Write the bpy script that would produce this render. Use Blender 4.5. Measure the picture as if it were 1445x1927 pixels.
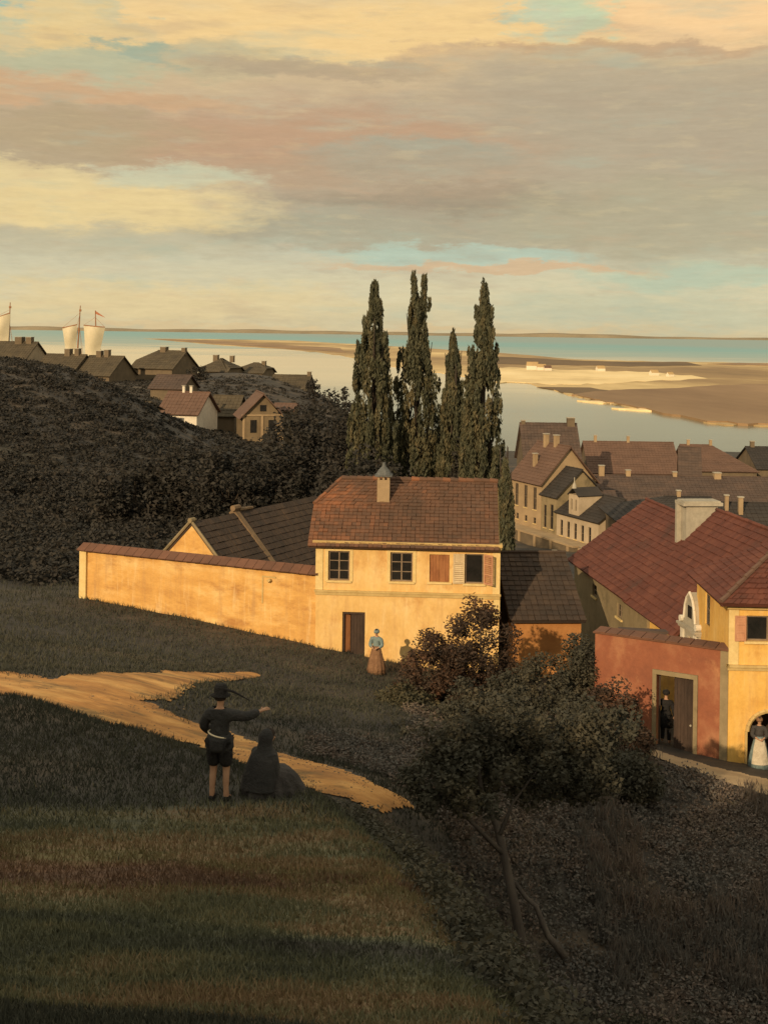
import bpy, bmesh, math, random
import numpy as np
from mathutils import Vector, Matrix
R = math.radians
random.seed(7); rng = np.random.default_rng(7)
for o in list(bpy.data.objects): bpy.data.objects.remove(o)
scn = bpy.context.scene; COL = scn.collection

# ------------------------------------------------------------------ camera
F, CX, CY, ROLL, HZ = 2325.0, 722.5, 625.0, R(0.8), 30.0
cd = bpy.data.cameras.new('camera'); cam = bpy.data.objects.new('camera', cd); COL.objects.link(cam)
cd.lens = 36 * F / 1927; cd.sensor_width = 36; cd.shift_y = -(963.5 - CY) / 1927
cd.clip_start = 0.5; cd.clip_end = 60000
c_, s_ = math.cos(ROLL), math.sin(ROLL)
cam.matrix_world = Matrix(((c_, -s_, 0, 0), (0, 0, -1, 0), (s_, c_, 0, HZ), (0, 0, 0, 1)))
scn.camera = cam

# ------------------------------------------------------------------ light
SUN_EL, SUN_AZ = R(20), R(27)            # sun low behind the viewer's left shoulder
scn.view_settings.view_transform = 'Standard'; scn.view_settings.look = 'None'
scn.view_settings.gamma = 1; scn.view_settings.use_curve_mapping = False
scn.view_settings.exposure = 0.0
sd = bpy.data.lights.new('sun', 'SUN'); sun = bpy.data.objects.new('sun', sd); COL.objects.link(sun)
sd.energy = 4.2; sd.angle = R(0.6); sd.color = (1.0, 0.74, 0.45)
sdir = Vector((math.sin(SUN_AZ) * math.cos(SUN_EL), math.cos(SUN_AZ) * math.cos(SUN_EL), -math.sin(SUN_EL)))
sun.rotation_euler = sdir.to_track_quat('-Z', 'Y').to_euler(); sun.location = (-30, -60, 60)

def srgb(c):
    return tuple(((v / 255) / 12.92 if v / 255 <= .04045 else ((v / 255 + .055) / 1.055) ** 2.4) for v in c) + (1.0,)

class NT:
    def __init__(s, tree): s.t = tree
    def n(s, typ, **kw):
        nd = s.t.nodes.new(typ)
        for k, v in kw.items():
            if k.startswith('i_'):
                k = k[2:]; k = int(k) if k.isdigit() else k
                nd.inputs[k].default_value = v
            else: setattr(nd, k, v)
        return nd
    def l(s, a, b): s.t.links.new(a, b)
    def math(s, op, a, b=None, clamp=False):
        nd = s.n('ShaderNodeMath', operation=op, use_clamp=clamp)
        for i, v in enumerate((a, b)):
            if v is None: continue
            if isinstance(v, (int, float)): nd.inputs[i].default_value = v
            else: s.l(v, nd.inputs[i])
        return nd.outputs[0]
    def mix(s, fac, a, b, typ='MIX'):
        nd = s.n('ShaderNodeMix', data_type='RGBA', blend_type=typ)
        for i, v in ((0, fac), (6, a), (7, b)):
            if isinstance(v, (int, float, tuple)): nd.inputs[i].default_value = v
            else: s.l(v, nd.inputs[i])
        return nd.outputs[2]
    def ramp(s, fac, stops, interp='LINEAR'):
        nd = s.n('ShaderNodeValToRGB'); cr = nd.color_ramp; cr.interpolation = interp
        while len(cr.elements) < len(stops): cr.elements.new(0.5)
        for e, (p, c) in zip(cr.elements, stops): e.position = p; e.color = c if len(c) == 4 else tuple(c) + (1,)
        s.l(fac, nd.inputs[0]); return nd.outputs[0]

# ------------------------------------------------------------------ sky (world): Nishita behind drifting evening cloud
w = bpy.data.worlds.new('World'); scn.world = w; w.use_nodes = True
w.node_tree.nodes.clear(); T = NT(w.node_tree)
sky = T.n('ShaderNodeTexSky', sky_type='NISHITA', sun_disc=False, sun_elevation=SUN_EL, sun_rotation=math.pi + SUN_AZ)
tc = T.n('ShaderNodeTexCoord'); sep = T.n('ShaderNodeSeparateXYZ'); T.l(tc.outputs['Generated'], sep.inputs[0])
X, Y, Z = sep.outputs
az = T.math('ARCTAN2', X, Y)
hyp = T.math('SQRT', T.math('ADD', T.math('MULTIPLY', X, X), T.math('ADD', T.math('MULTIPLY', Y, Y), 1e-5)))
el = T.math('DIVIDE', Z, hyp)
uv = T.n('ShaderNodeCombineXYZ'); T.l(az, uv.inputs[0]); T.l(el, uv.inputs[1])
def wn(scale, detail, rough=.6, off=(0, 0, 0)):
    mp = T.n('ShaderNodeMapping'); mp.inputs['Scale'].default_value = scale; mp.inputs['Location'].default_value = off
    T.l(uv.outputs[0], mp.inputs[0])
    nz = T.n('ShaderNodeTexNoise', i_Scale=1.0, i_Detail=detail, i_Roughness=rough); T.l(mp.outputs[0], nz.inputs['Vector'])
    return nz
n1 = wn((9, 26, 1), 6, .62); n2 = wn((30, 110, 1), 5, .65, (3, 1, 0))
def warp(nz, ax, ay):
    a = T.n('ShaderNodeVectorMath', operation='SUBTRACT'); T.l(nz.outputs['Color'], a.inputs[0]); a.inputs[1].default_value = (.5, .5, .5)
    b = T.n('ShaderNodeVectorMath', operation='MULTIPLY'); T.l(a.outputs[0], b.inputs[0]); b.inputs[1].default_value = (ax, ay, 0)
    return b.outputs[0]
wv = T.n('ShaderNodeVectorMath', operation='ADD'); T.l(warp(n1, .20, .050), wv.inputs[0]); T.l(warp(n2, .09, .024), wv.inputs[1])
p = T.n('ShaderNodeVectorMath', operation='ADD'); T.l(uv.outputs[0], p.inputs[0]); T.l(wv.outputs[0], p.inputs[1])
ps = T.n('ShaderNodeSeparateXYZ'); T.l(p.outputs[0], ps.inputs[0])
v = T.math('MULTIPLY', ps.outputs[1], 2.0)           # 0 horizon .. .54 top of the picture
def ve(py): return max(0, min(1, (625 - py) / F * 2))
cover = T.ramp(v, [(0, srgb((206, 190, 150))), (ve(560), srgb((214, 201, 162))), (ve(490), srgb((198, 190, 160))),
                   (ve(420), srgb((178, 170, 145))), (ve(330), srgb((192, 172, 138))), (ve(230), srgb((192, 166, 130))),
                   (ve(130), srgb((214, 184, 134))), (ve(50), srgb((232, 200, 140))), (.66, srgb((234, 212, 168))),
                   (.9, srgb((226, 218, 196)))])
col = T.mix(.9, T.mix(1.0, sky.outputs[0], (.1, .1, .1, 1), 'MULTIPLY'), cover)
CL = [(700, 62, 520, 60, (240, 204, 142), .9), (1300, 45, 240, 66, (244, 204, 150), 1.0), (40, 28, 170, 52, (146, 184, 172), 1.0), (110, 52, 130, 40, (156, 186, 170), .8), (60, 100, 150, 24, (214, 196, 146), .5), (230, 108, 90, 22, (158, 172, 152), .8), (900, 368, 260, 24, (150, 136, 120), .7), (1010, 40, 60, 40, (176, 200, 176), .7),
      (1062, 38, 55, 34, (196, 206, 168), .85), (150, 60, 90, 55, (236, 200, 136), .8), (120, 140, 150, 22, (178, 184, 152), .7), (255, 103, 62, 20, (160, 172, 148), .8),
      (420, 118, 150, 30, (178, 170, 138), .6), (610, 130, 200, 20, (178, 158, 130), .75), (880, 110, 160, 18, (196, 166, 132), .6), (1190, 102, 230, 13, (186, 142, 106), .6),
      (1240, 245, 460, 140, (178, 164, 138), .9), (140, 190, 260, 16, (204, 164, 124), .7), (560, 268, 380, 62, (190, 154, 122), .85),
      (110, 262, 240, 52, (180, 160, 126), .85), (760, 300, 170, 34, (162, 168, 148), .7), (840, 374, 300, 30, (158, 146, 122), .85),
      (700, 330, 300, 40, (178, 156, 128), .6), (700, 428, 430, 36, (170, 161, 135), .8), (1280, 420, 330, 80, (178, 168, 138), .8), (190, 385, 290, 52, (230, 205, 148), .95),
      (330, 330, 130, 20, (204, 202, 168), .8), (40, 330, 150, 20, (226, 204, 150), .8), (170, 462, 270, 32, (192, 182, 150), .8), (830, 478, 240, 15, (176, 196, 176), .75),
      (960, 505, 330, 10, (214, 172, 128), .6), (1310, 528, 230, 22, (182, 194, 166), .8), (1200, 580, 260, 30, (190, 190, 160), .7),
      (260, 570, 360, 34, (222, 200, 150), .8), (520, 620, 900, 8, (220, 190, 140), .5)]
for cx, cy, rx, ry, c, st in CL:
    a = T.n('ShaderNodeVectorMath', operation='SUBTRACT'); T.l(p.outputs[0], a.inputs[0])
    a.inputs[1].default_value = ((cx - CX) / F, (CY - cy) / F + .014 * (cx - CX) / F, 0)
    b = T.n('ShaderNodeVectorMath', operation='MULTIPLY'); T.l(a.outputs[0], b.inputs[0]); b.inputs[1].default_value = (F / rx, F / ry, 0)
    d = T.n('ShaderNodeVectorMath', operation='DOT_PRODUCT'); T.l(b.outputs[0], d.inputs[0]); T.l(b.outputs[0], d.inputs[1])
    m = T.n('ShaderNodeMapRange', interpolation_type='SMOOTHSTEP'); T.l(d.outputs['Value'], m.inputs[0])
    m.inputs[1].default_value = 2.0; m.inputs[2].default_value = .15; m.inputs[3].default_value = 0; m.inputs[4].default_value = st
    col = T.mix(m.outputs[0], col, srgb(c))
n3 = wn((26, 170, 1), 6, .7, (7, 2, 0)); n4 = wn((110, 420, 1), 3, .6, (1, 9, 0))
br = T.math('ADD', T.math('MULTIPLY', n3.outputs[0], .28), T.math('ADD', T.math('MULTIPLY', n4.outputs[0], .10), .82))
cb = T.n('ShaderNodeCombineXYZ'); [T.l(br, cb.inputs[i]) for i in range(3)]
col = T.mix(1.0, col, cb.outputs[0], 'MULTIPLY')
n5 = wn((7, 34, 1), 8, .60, (4, 5, 0)); n6 = wn((20, 95, 1), 5, .62, (8, 3, 0))
for nz_, lo, hi, c_mix, amt in ((n5, .52, .70, (176, 186, 162), .40), (n6, .52, .72, (206, 166, 128), .16), (n6, .47, .30, (232, 208, 156), .16), (n5, .47, .32, (172, 152, 128), .30)):
    mr = T.n('ShaderNodeMapRange', interpolation_type='SMOOTHSTEP'); T.l(nz_.outputs[0], mr.inputs[0]); mr.inputs[1].default_value = lo; mr.inputs[2].default_value = hi; mr.inputs[4].default_value = amt
    col = T.mix(mr.outputs[0], col, srgb(c_mix))
bg = T.n('ShaderNodeBackground', i_Strength=1.0); T.l(col, bg.inputs[0])
bg.inputs[1].default_value = 1.04
wo = T.n('ShaderNodeOutputWorld'); T.l(bg.outputs[0], wo.inputs[0])

# ------------------------------------------------------------------ helpers: pixels of the picture plane to places
def at(px, py, d):
    u, q = (px - CX) / F, -(py - CY) / F
    return Vector((d * (u * c_ - q * s_), d, HZ + d * (u * s_ + q * c_)))
def on_level(px, py, z):
    u, q = (px - CX) / F, -(py - CY) / F
    return at(px, py, (z - HZ) / (u * s_ + q * c_))

def tag(o, label=None, cat=None, group=None, kind=None):
    for k, vv in (('label', label), ('category', cat), ('group', group), ('kind', kind)):
        if vv: o[k] = vv
    return o
def empty(name, loc, rz=0, **kw):
    o = bpy.data.objects.new(name, None); COL.objects.link(o); o.location = loc; o.rotation_euler = (0, 0, rz)
    o.empty_display_size = .3; return tag(o, **kw)
def link(name, me, mat=None, parent=None, kind=None):
    o = bpy.data.objects.new(name, me); COL.objects.link(o)
    if mat: me.materials.append(mat)
    if parent: o.parent = parent
    if kind: o['kind'] = kind
    return o
def copy_tree(o, parent=None):
    c = o.copy(); COL.objects.link(c)
    if parent: c.parent = parent; c.matrix_parent_inverse = o.matrix_parent_inverse.copy()
    for ch in [k for k in bpy.data.objects if k.parent == o]: copy_tree(ch, c)
    return c

class MB:
    def __init__(s): s.v = []; s.f = []; s.t = []
    def add(s, vs, fs, t=None):
        k = len(s.v); s.v += [tuple(q) for q in vs]; s.f += [tuple(i + k for i in f) for f in fs]
        s.t += [random.random() if t is None else t] * len(fs); return s
    def box(s, x0, x1, y0, y1, z0, z1, t=None):
        vs = [(x0, y0, z0), (x1, y0, z0), (x1, y1, z0), (x0, y1, z0), (x0, y0, z1), (x1, y0, z1), (x1, y1, z1), (x0, y1, z1)]
        return s.add(vs, [(0, 3, 2, 1), (4, 5, 6, 7), (0, 1, 5, 4), (1, 2, 6, 5), (2, 3, 7, 6), (3, 0, 4, 7)], t)
    def slab(s, quad, th, t=None):
        a = [Vector(q) for q in quad]; n = (a[1] - a[0]).cross(a[-1] - a[0]).normalized() * th; m = len(a)
        vs = a + [q - n for q in a]
        return s.add(vs, [tuple(range(m)), tuple(range(2 * m - 1, m - 1, -1))] + [(i, i + m, (i + 1) % m + m, (i + 1) % m) for i in range(m)], t)
    def prism(s, poly, y0, y1, t=None):            # poly in (x,z)
        m = len(poly); vs = [(x, y0, z) for x, z in poly] + [(x, y1, z) for x, z in poly]
        return s.add(vs, [tuple(range(m)), tuple(range(2 * m - 1, m - 1, -1))] + [(i, i + m, (i + 1) % m + m, (i + 1) % m) for i in range(m)], t)
    def tube(s, pts, rad, n=7, t=None, cap=True):
        pts = [Vector(q) for q in pts]; vs = []; fs = []
        for i, q in enumerate(pts):
            d = (pts[min(i + 1, len(pts) - 1)] - pts[max(i - 1, 0)]).normalized()
            a = d.orthogonal().normalized() if i == 0 else (pa - d * pa.dot(d)).normalized()
            pa = a; b = d.cross(a)
            for j in range(n):
                an = 2 * math.pi * j / n; vs.append(q + (a * math.cos(an) + b * math.sin(an)) * rad[i])
        for i in range(len(pts) - 1):
            for j in range(n): fs.append((i * n + j, i * n + (j + 1) % n, (i + 1) * n + (j + 1) % n, (i + 1) * n + j))
        if cap: fs += [tuple(range(n - 1, -1, -1)), tuple(range((len(pts) - 1) * n, len(pts) * n))]
        return s.add(vs, fs, t)
    def lathe(s, prof, n=24, fold=0, nf=9, sx=1, sy=1, cx=0, cy=0, t=None, ph=0):
        vs = []; fs = []
        for i, (r, z) in enumerate(prof):
            for j in range(n):
                a = 2 * math.pi * j / n
                rr = r * (1 + fold * (1 - i / max(1, len(prof) - 1)) * math.sin(a * nf + ph + .6 * math.sin(3 * a)))
                vs.append((cx + rr * math.cos(a) * sx, cy + rr * math.sin(a) * sy, z))
        for i in range(len(prof) - 1):
            for j in range(n): fs.append((i * n + j, i * n + (j + 1) % n, (i + 1) * n + (j + 1) % n, (i + 1) * n + j))
        fs += [tuple(range(n - 1, -1, -1)), tuple(range((len(prof) - 1) * n, len(prof) * n))]
        return s.add(vs, fs, t)
    def wall(s, x0, x1, z0, z1, y0, y1, holes=(), t=.5):   # thick wall along x with rectangular openings
        xs = sorted({x0, x1, *[h[0] for h in holes], *[h[1] for h in holes]}); zs = sorted({z0, z1, *[h[2] for h in holes], *[h[3] for h in holes]})
        def solid(i, j):
            if i < 0 or j < 0 or i >= len(xs) - 1 or j >= len(zs) - 1: return False
            x, z = (xs[i] + xs[i + 1]) / 2, (zs[j] + zs[j + 1]) / 2
            return not any(h[0] < x < h[1] and h[2] < z < h[3] for h in holes)
        for i in range(len(xs) - 1):
            for j in range(len(zs) - 1):
                if not solid(i, j): continue
                a, b, c, d = xs[i], xs[i + 1], zs[j], zs[j + 1]
                s.add([(a, y0, c), (b, y0, c), (b, y0, d), (a, y0, d)], [(0, 1, 2, 3)], t)
                s.add([(a, y1, c), (b, y1, c), (b, y1, d), (a, y1, d)], [(3, 2, 1, 0)], t)
                if not solid(i - 1, j): s.add([(a, y0, c), (a, y0, d), (a, y1, d), (a, y1, c)], [(0, 1, 2, 3)], t)
                if not solid(i + 1, j): s.add([(b, y0, c), (b, y1, c), (b, y1, d), (b, y0, d)], [(0, 1, 2, 3)], t)
                if not solid(i, j - 1): s.add([(a, y0, c), (a, y1, c), (b, y1, c), (b, y0, c)], [(0, 1, 2, 3)], t)
                if not solid(i, j + 1): s.add([(a, y0, d), (b, y0, d), (b, y1, d), (a, y1, d)], [(0, 1, 2, 3)], t)
        return s
    def tiles(s, eL, eR, rL, rR, tw=.24, th=.30, thick=.026, lift=.016):   # courses of roof tiles on a (trapezoid) slope
        eL, eR, rL, rR = map(Vector, (eL, eR, rL, rR))
        n = (eR - eL).cross((rL + rR) / 2 - (eL + eR) / 2).normalized(); n = n if n.z > 0 else -n; eL, eR, rL, rR = (q + n * lift for q in (eL, eR, rL, rR))
        rows = max(2, int(((rL + rR) / 2 - (eL + eR) / 2).length / th))
        for r in range(rows):
            v0, v1 = r / rows, min(1, (r + 1.22) / rows)
            l0, r0, l1, r1 = eL.lerp(rL, v0), eR.lerp(rR, v0), eL.lerp(rL, v1), eR.lerp(rR, v1)
            cnt = max(1, round((r0 - l0).length / tw)); base = random.random() * .25
            for k in range(cnt):
                a0, a1 = (k + .03) / cnt, (k + .97) / cnt
                j = random.uniform(-.010, .018) + (.02 if random.random() < .04 else 0); jj = random.uniform(-.03, .03) / max(.5, (r1 - l1).length + (r0 - l0).length)
                sk = random.uniform(-.012, .012); q = [l0.lerp(r0, a0 + jj) + n * (thick + .02 + j), l0.lerp(r0, a1 + jj) + n * (thick + .012 + j + sk), l1.lerp(r1, a1) + n * .008, l1.lerp(r1, a0) + n * .008]
                b = [l0.lerp(r0, a0 + jj), l0.lerp(r0, a1 + jj)]
                s.add(q + b, [(0, 1, 2, 3), (4, 5, 1, 0), (4, 0, 3), (5, 2, 1)], base + random.random() * .75)
        return s
    def build(s, name, mat, parent=None, kind=None, smooth=False):
        me = bpy.data.meshes.new(name); me.from_pydata(s.v, [], s.f)
        at_ = me.attributes.new('tint', 'FLOAT', 'FACE'); at_.data.foreach_set('value', s.t)
        bm = bmesh.new(); bm.from_mesh(me); bmesh.ops.recalc_face_normals(bm, faces=bm.faces); bm.to_mesh(me); bm.free()
        if smooth: me.polygons.foreach_set('use_smooth', [True] * len(me.polygons))
        return link(name, me, mat, parent, kind)

# ------------------------------------------------------------------ materials
def mat(name, stops, scale=1.0, stretch=(1, 1, 1), detail=6, tint=0.0, rough=.85, bump=.15, bscale=14, heath_and_shade=None, stain=None, stain_scale=.6, spec=.25, transl=0, grain=.12, streak=None, gain=2.0):
    m = bpy.data.materials.new(name); m.use_nodes = True; m.node_tree.nodes.clear(); T = NT(m.node_tree)
    tc = T.n('ShaderNodeTexCoord'); mp = T.n('ShaderNodeMapping'); mp.inputs['Scale'].default_value = stretch
    T.l(tc.outputs['Object'], mp.inputs[0])
    nz = T.n('ShaderNodeTexNoise', i_Scale=scale, i_Detail=detail, i_Roughness=.65); T.l(mp.outputs[0], nz.inputs['Vector'])
    fac = nz.outputs[0]
    # noise sits in .3-.7: open it out, then let per-face tint shift it
    fac = T.math('ADD', T.math('MULTIPLY', T.math('SUBTRACT', fac, .5), gain), .5)
    if tint:
        a = T.n('ShaderNodeAttribute', attribute_name='tint')
        fac = T.math('ADD', T.math('MULTIPLY', fac, 1 - tint), T.math('MULTIPLY', a.outputs['Fac'], tint))
    col = T.ramp(fac, [(p_, tuple(c)[:3] + (1,)) for p_, c in stops])
    if stain:
        n2 = T.n('ShaderNodeTexNoise', i_Scale=stain_scale, i_Detail=7, i_Roughness=.7); T.l(mp.outputs[0], n2.inputs['Vector'])
        mr = T.n('ShaderNodeMapRange', interpolation_type='SMOOTHSTEP'); T.l(n2.outputs[0], mr.inputs[0]); mr.inputs[1].default_value = .5; mr.inputs[2].default_value = .68; mr.inputs[4].default_value = .75
        col = T.mix(mr.outputs[0], col, tuple(stain)[:3] + (1,))
    if streak:
        m3 = T.n('ShaderNodeMapping'); m3.inputs['Scale'].default_value = (2.6, 2.6, .22); T.l(tc.outputs['Object'], m3.inputs[0])
        n3_ = T.n('ShaderNodeTexNoise', i_Scale=1.0, i_Detail=7, i_Roughness=.72); T.l(m3.outputs[0], n3_.inputs['Vector'])
        mr = T.n('ShaderNodeMapRange', interpolation_type='SMOOTHSTEP'); T.l(n3_.outputs[0], mr.inputs[0]); mr.inputs[1].default_value = .5; mr.inputs[2].default_value = .72; mr.inputs[4].default_value = .6
        col = T.mix(mr.outputs[0], col, tuple(streak) + (1,))
        m4 = T.n('ShaderNodeMapRange', interpolation_type='SMOOTHSTEP'); T.l(n3_.outputs[0], m4.inputs[0]); m4.inputs[1].default_value = .46; m4.inputs[2].default_value = .30; m4.inputs[4].default_value = .5
        col = T.mix(m4.outputs[0], col, (.78, .60, .32, 1))
    if heath_and_shade:
        ha = T.n('ShaderNodeAttribute', attribute_name='heath_and_shade'); col = T.mix(ha.outputs['Fac'], col, T.ramp(fac, [(p_, c + (1,)) for p_, c in heath_and_shade]))
    ng = T.n('ShaderNodeTexNoise', i_Scale=bscale, i_Detail=5, i_Roughness=.7); T.l(mp.outputs[0], ng.inputs['Vector'])
    if grain:
        g = T.math('ADD', T.math('MULTIPLY', ng.outputs[0], grain * 3), 1 - grain * 1.5)
        cb = T.n('ShaderNodeCombineXYZ'); [T.l(g, cb.inputs[i]) for i in range(3)]
        col = T.mix(1.0, col, cb.outputs[0], 'MULTIPLY')
    bs = T.n('ShaderNodeBsdfPrincipled', i_Roughness=rough); bs.inputs['Specular IOR Level'].default_value = spec
    T.l(col, bs.inputs['Base Color'])
    if bump:
        b = T.n('ShaderNodeBump', i_Strength=bump, i_Distance=.05); T.l(ng.outputs[0], b.inputs['Height']); T.l(b.outputs[0], bs.inputs['Normal'])
    out = T.n('ShaderNodeOutputMaterial')
    if transl:
        tr = T.n('ShaderNodeBsdfTranslucent'); T.l(col, tr.inputs[0]); mx = T.n('ShaderNodeMixShader', i_0=transl)
        T.l(bs.outputs[0], mx.inputs[1]); T.l(tr.outputs[0], mx.inputs[2]); T.l(mx.outputs[0], out.inputs[0])
    else: T.l(bs.outputs[0], out.inputs[0])
    return m
def two(a, b, c=None):
    return [(.2, a), (.8, b)] if c is None else [(.15, a), (.5, b), (.85, c)]

M = {}
M['ground'] = mat('hillside_grass', [(.0, (.050, .046, .038)), (.28, (.078, .082, .054)), (.46, (.138, .128, .070)), (.60, (.210, .140, .078)), (.74, (.170, .150, .062)), (.92, (.32, .155, .075))], .8, (.16, .62, 1), 9, gain=3.0, heath_and_shade=[(.15, (.040, .036, .032)), (.55, (.060, .052, .042)), (.9, (.095, .072, .050))], bump=.5, bscale=5, stain=(.040, .038, .034), stain_scale=.8)
M['dirt'] = mat('sandy_path', two((.30, .145, .05), (.48, .235, .072), (.66, .37, .125)), .6, (.5, 1.4, 1), 8, bump=.5, bscale=6, gain=2.8, stain=(.13, .095, .045), stain_scale=.9)
M['road'] = mat('dirt_road', two((.30, .22, .13), (.40, .30, .18)), .8, (.5, 1.4, 1), 7, bump=.4, bscale=6)
M['grass'] = mat('grass_blades', [(.0, (.055, .054, .044)), (.28, (.092, .098, .062)), (.46, (.150, .142, .076)), (.60, (.23, .152, .084)), (.74, (.19, .168, .070)), (.92, (.34, .17, .085))], .8, (.16, .62, 1), 9, gain=3.0, tint=.10, bump=0, transl=.15, grain=0, stain=(.046, .044, .038), stain_scale=.8)
M['heath_and_shade'] = mat('heath_and_shade_grass', [(.1, (.036, .040, .031)), (.5, (.054, .056, .040)), (.9, (.090, .080, .050))], .9, (.16, .62, 1), 7, tint=.4, bump=0, transl=.15, grain=0)  # slope heath, and crest blades darkened in place of shade
M['yellow'] = mat('yellow_plaster', two((.58, .36, .12), (.67, .44, .165), (.72, .51, .23)), .9, (1, 1, .7), 7, bump=.25, bscale=8, stain=(.50, .26, .085), stain_scale=.8, streak=(.50, .30, .12))
M['yellow2'] = mat('golden_plaster', two((.60, .34, .075), (.68, .41, .105), (.70, .46, .15)), .9, (1, 1, .8), 7, bump=.25, bscale=8, stain=(.50, .25, .06), stain_scale=.7, streak=(.50, .28, .10))
M['oldwall'] = mat('weathered_ochre_plaster', two((.46, .24, .07), (.60, .34, .10), (.70, .47, .19)), .8, (.6, 1, 1.2), 9, bump=.5, bscale=7, stain=(.34, .155, .05), stain_scale=.7, streak=(.42, .24, .10))
M['trim'] = mat('cream_trim', two((.58, .42, .17), (.68, .52, .24)), 2.5, bump=.2, bscale=12)
M['cornice'] = mat('ochre_cornice', two((.42, .29, .11), (.52, .38, .16)), 2.5, bump=.2, bscale=12)
M['redwall'] = mat('red_plaster', two((.19, .070, .040), (.25, .090, .047), (.33, .15, .078)), .8, (1, 1, .8), 8, bump=.35, bscale=7, stain=(.42, .21, .10), stain_scale=.7)
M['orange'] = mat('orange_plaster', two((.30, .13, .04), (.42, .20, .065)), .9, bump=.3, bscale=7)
M['tile'] = mat('orange_clay_tile', two((.080, .050, .034), (.125, .066, .040), (.26, .105, .048)), .7, (1, 1, 1), 6, tint=.5, bump=.3, bscale=10, stain=(.10, .066, .048), stain_scale=.35)
M['coping'] = mat('coping_tile', two((.10, .052, .034), (.17, .082, .05)), .8, tint=.3, bump=.3, bscale=8)
M['shedtile'] = mat('mossy_shed_tile', two((.036, .028, .022), (.054, .038, .028), (.080, .054, .036)), .6, tint=.35, bump=.3, bscale=8)
M['redtile'] = mat('red_clay_tile', two((.075, .028, .020), (.115, .040, .027), (.16, .058, .036)), .5, (1, 1, 1), 6, tint=.35, bump=.3, bscale=10, stain=(.06, .033, .025), stain_scale=.4)
M['browntile'] = mat('brown_roof_tile', two((.060, .044, .036), (.085, .060, .047), (.115, .076, .056)), .4, (1, 1, 3), 6, tint=.25, bump=.4, bscale=4)
M['thatch'] = mat('grey_brown_roof', two((.052, .042, .028), (.075, .060, .038), (.10, .078, .048)), .35, (1, 1, 3), 6, tint=.2, bump=.4, bscale=4)
M['rustroof'] = mat('rust_brown_roof', two((.105, .064, .046), (.145, .086, .060)), .4, (1, 1, 3), 6, tint=.2, bump=.4, bscale=4)
M['darkroof'] = mat('slate_dark_roof', two((.030, .027, .024), (.048, .040, .034)), .4, (1, 1, 3), 6, tint=.2, bump=.4, bscale=4)
M['barewall'] = mat('lichened_verge', two((.14, .095, .055), (.22, .15, .085)), 1.5, bump=.3, bscale=7)
M['timberwall'] = mat('tarred_timber', two((.13, .095, .055), (.19, .14, .08)), .6, bump=.3, bscale=5)
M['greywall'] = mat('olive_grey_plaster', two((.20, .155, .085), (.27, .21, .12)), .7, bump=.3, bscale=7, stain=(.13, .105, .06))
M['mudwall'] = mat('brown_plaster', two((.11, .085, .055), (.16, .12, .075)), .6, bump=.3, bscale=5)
M['tanwall'] = mat('tan_plaster', two((.28, .20, .115), (.36, .26, .15)), .5, bump=.3, bscale=5)
M['palewall'] = mat('pale_plaster', two((.34, .27, .18), (.44, .35, .24)), .5, bump=.2, bscale=5)
M['white'] = mat('whitewash', two((.55, .50, .40), (.68, .62, .50)), 2, bump=.2, bscale=6)
M['stone'] = mat('grey_stone', two((.30, .27, .21), (.40, .36, .28)), 2, bump=.3, bscale=9)
M['wood'] = mat('dark_wood', two((.035, .024, .018), (.065, .042, .030)), 3, (1, 1, .25), 6, bump=.3, bscale=12)
M['brownwood'] = mat('brown_shutter_wood', two((.22, .085, .035), (.34, .15, .06)), 3, (1, 1, .25), 6, bump=.3, bscale=12)
M['pinkwood'] = mat('salmon_shutter_wood', two((.42, .20, .11), (.52, .28, .16)), 3, (1, 1, .25), 6, bump=.3, bscale=12)
M['frame'] = mat('window_frame_paint', two((.16, .115, .075), (.24, .18, .12)), 4, bump=.15)
M['paleframe'] = mat('pale_frame_paint', two((.50, .38, .22), (.60, .48, .30)), 4, bump=.15)
M['glass'] = mat('dark_window_glass', two((.012, .012, .011), (.022, .02, .018)), 2, bump=.05, rough=.18, spec=.5, grain=0)
M['lead'] = mat('lead_cap', two((.07, .075, .072), (.12, .125, .12)), 4, rough=.6, bump=.2)
M['bark'] = mat('pale_bark', two((.055, .046, .040), (.105, .088, .072)), 3, (1, 1, .3), 6, bump=.6, bscale=10)
M['darkbark'] = mat('dark_bark', two((.035, .027, .02), (.06, .045, .032)), 3, (1, 1, .3), 6, bump=.6, bscale=10)
def leafmat(name, a, b, c): return mat(name, [(.1, a), (.55, b), (.95, c)], .5, (1, 1, 1), 5, tint=.7, bump=0, rough=.7, transl=.22, spec=.2, grain=0)
M['leaf_dark'] = leafmat('dark_leaves', (.046, .046, .034), (.066, .062, .044), (.108, .090, .054))
M['leaf_gully'] = mat('gully_leaves', [(.1, (.080, .080, .074)), (.4, (.115, .106, .092)), (.65, (.15, .112, .088)), (.9, (.14, .130, .085))], .35, (1, 1, 1), 6, tint=.4, bump=0, rough=.7, transl=.2, spec=.2, grain=0)
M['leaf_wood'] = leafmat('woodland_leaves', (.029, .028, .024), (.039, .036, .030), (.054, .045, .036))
M['leaf_pop'] = leafmat('poplar_leaves', (.054, .058, .038), (.088, .088, .050), (.16, .125, .062))
M['leaf_red'] = leafmat('russet_leaves', (.044, .034, .026), (.074, .046, .030), (.15, .072, .038))
M['leaf_olive'] = leafmat('olive_leaves', (.042, .042, .028), (.070, .064, .036), (.12, .095, .050))
M['sail'] = mat('canvas_sail', two((.62, .55, .38), (.74, .67, .50)), .15, bump=.1, transl=.3)
M['spar'] = mat('spar_wood', two((.22, .10, .05), (.30, .15, .07)), 2, bump=.1)
M['flag'] = mat('red_flag', two((.34, .12, .06), (.42, .17, .09)), 1, bump=0)
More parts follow.
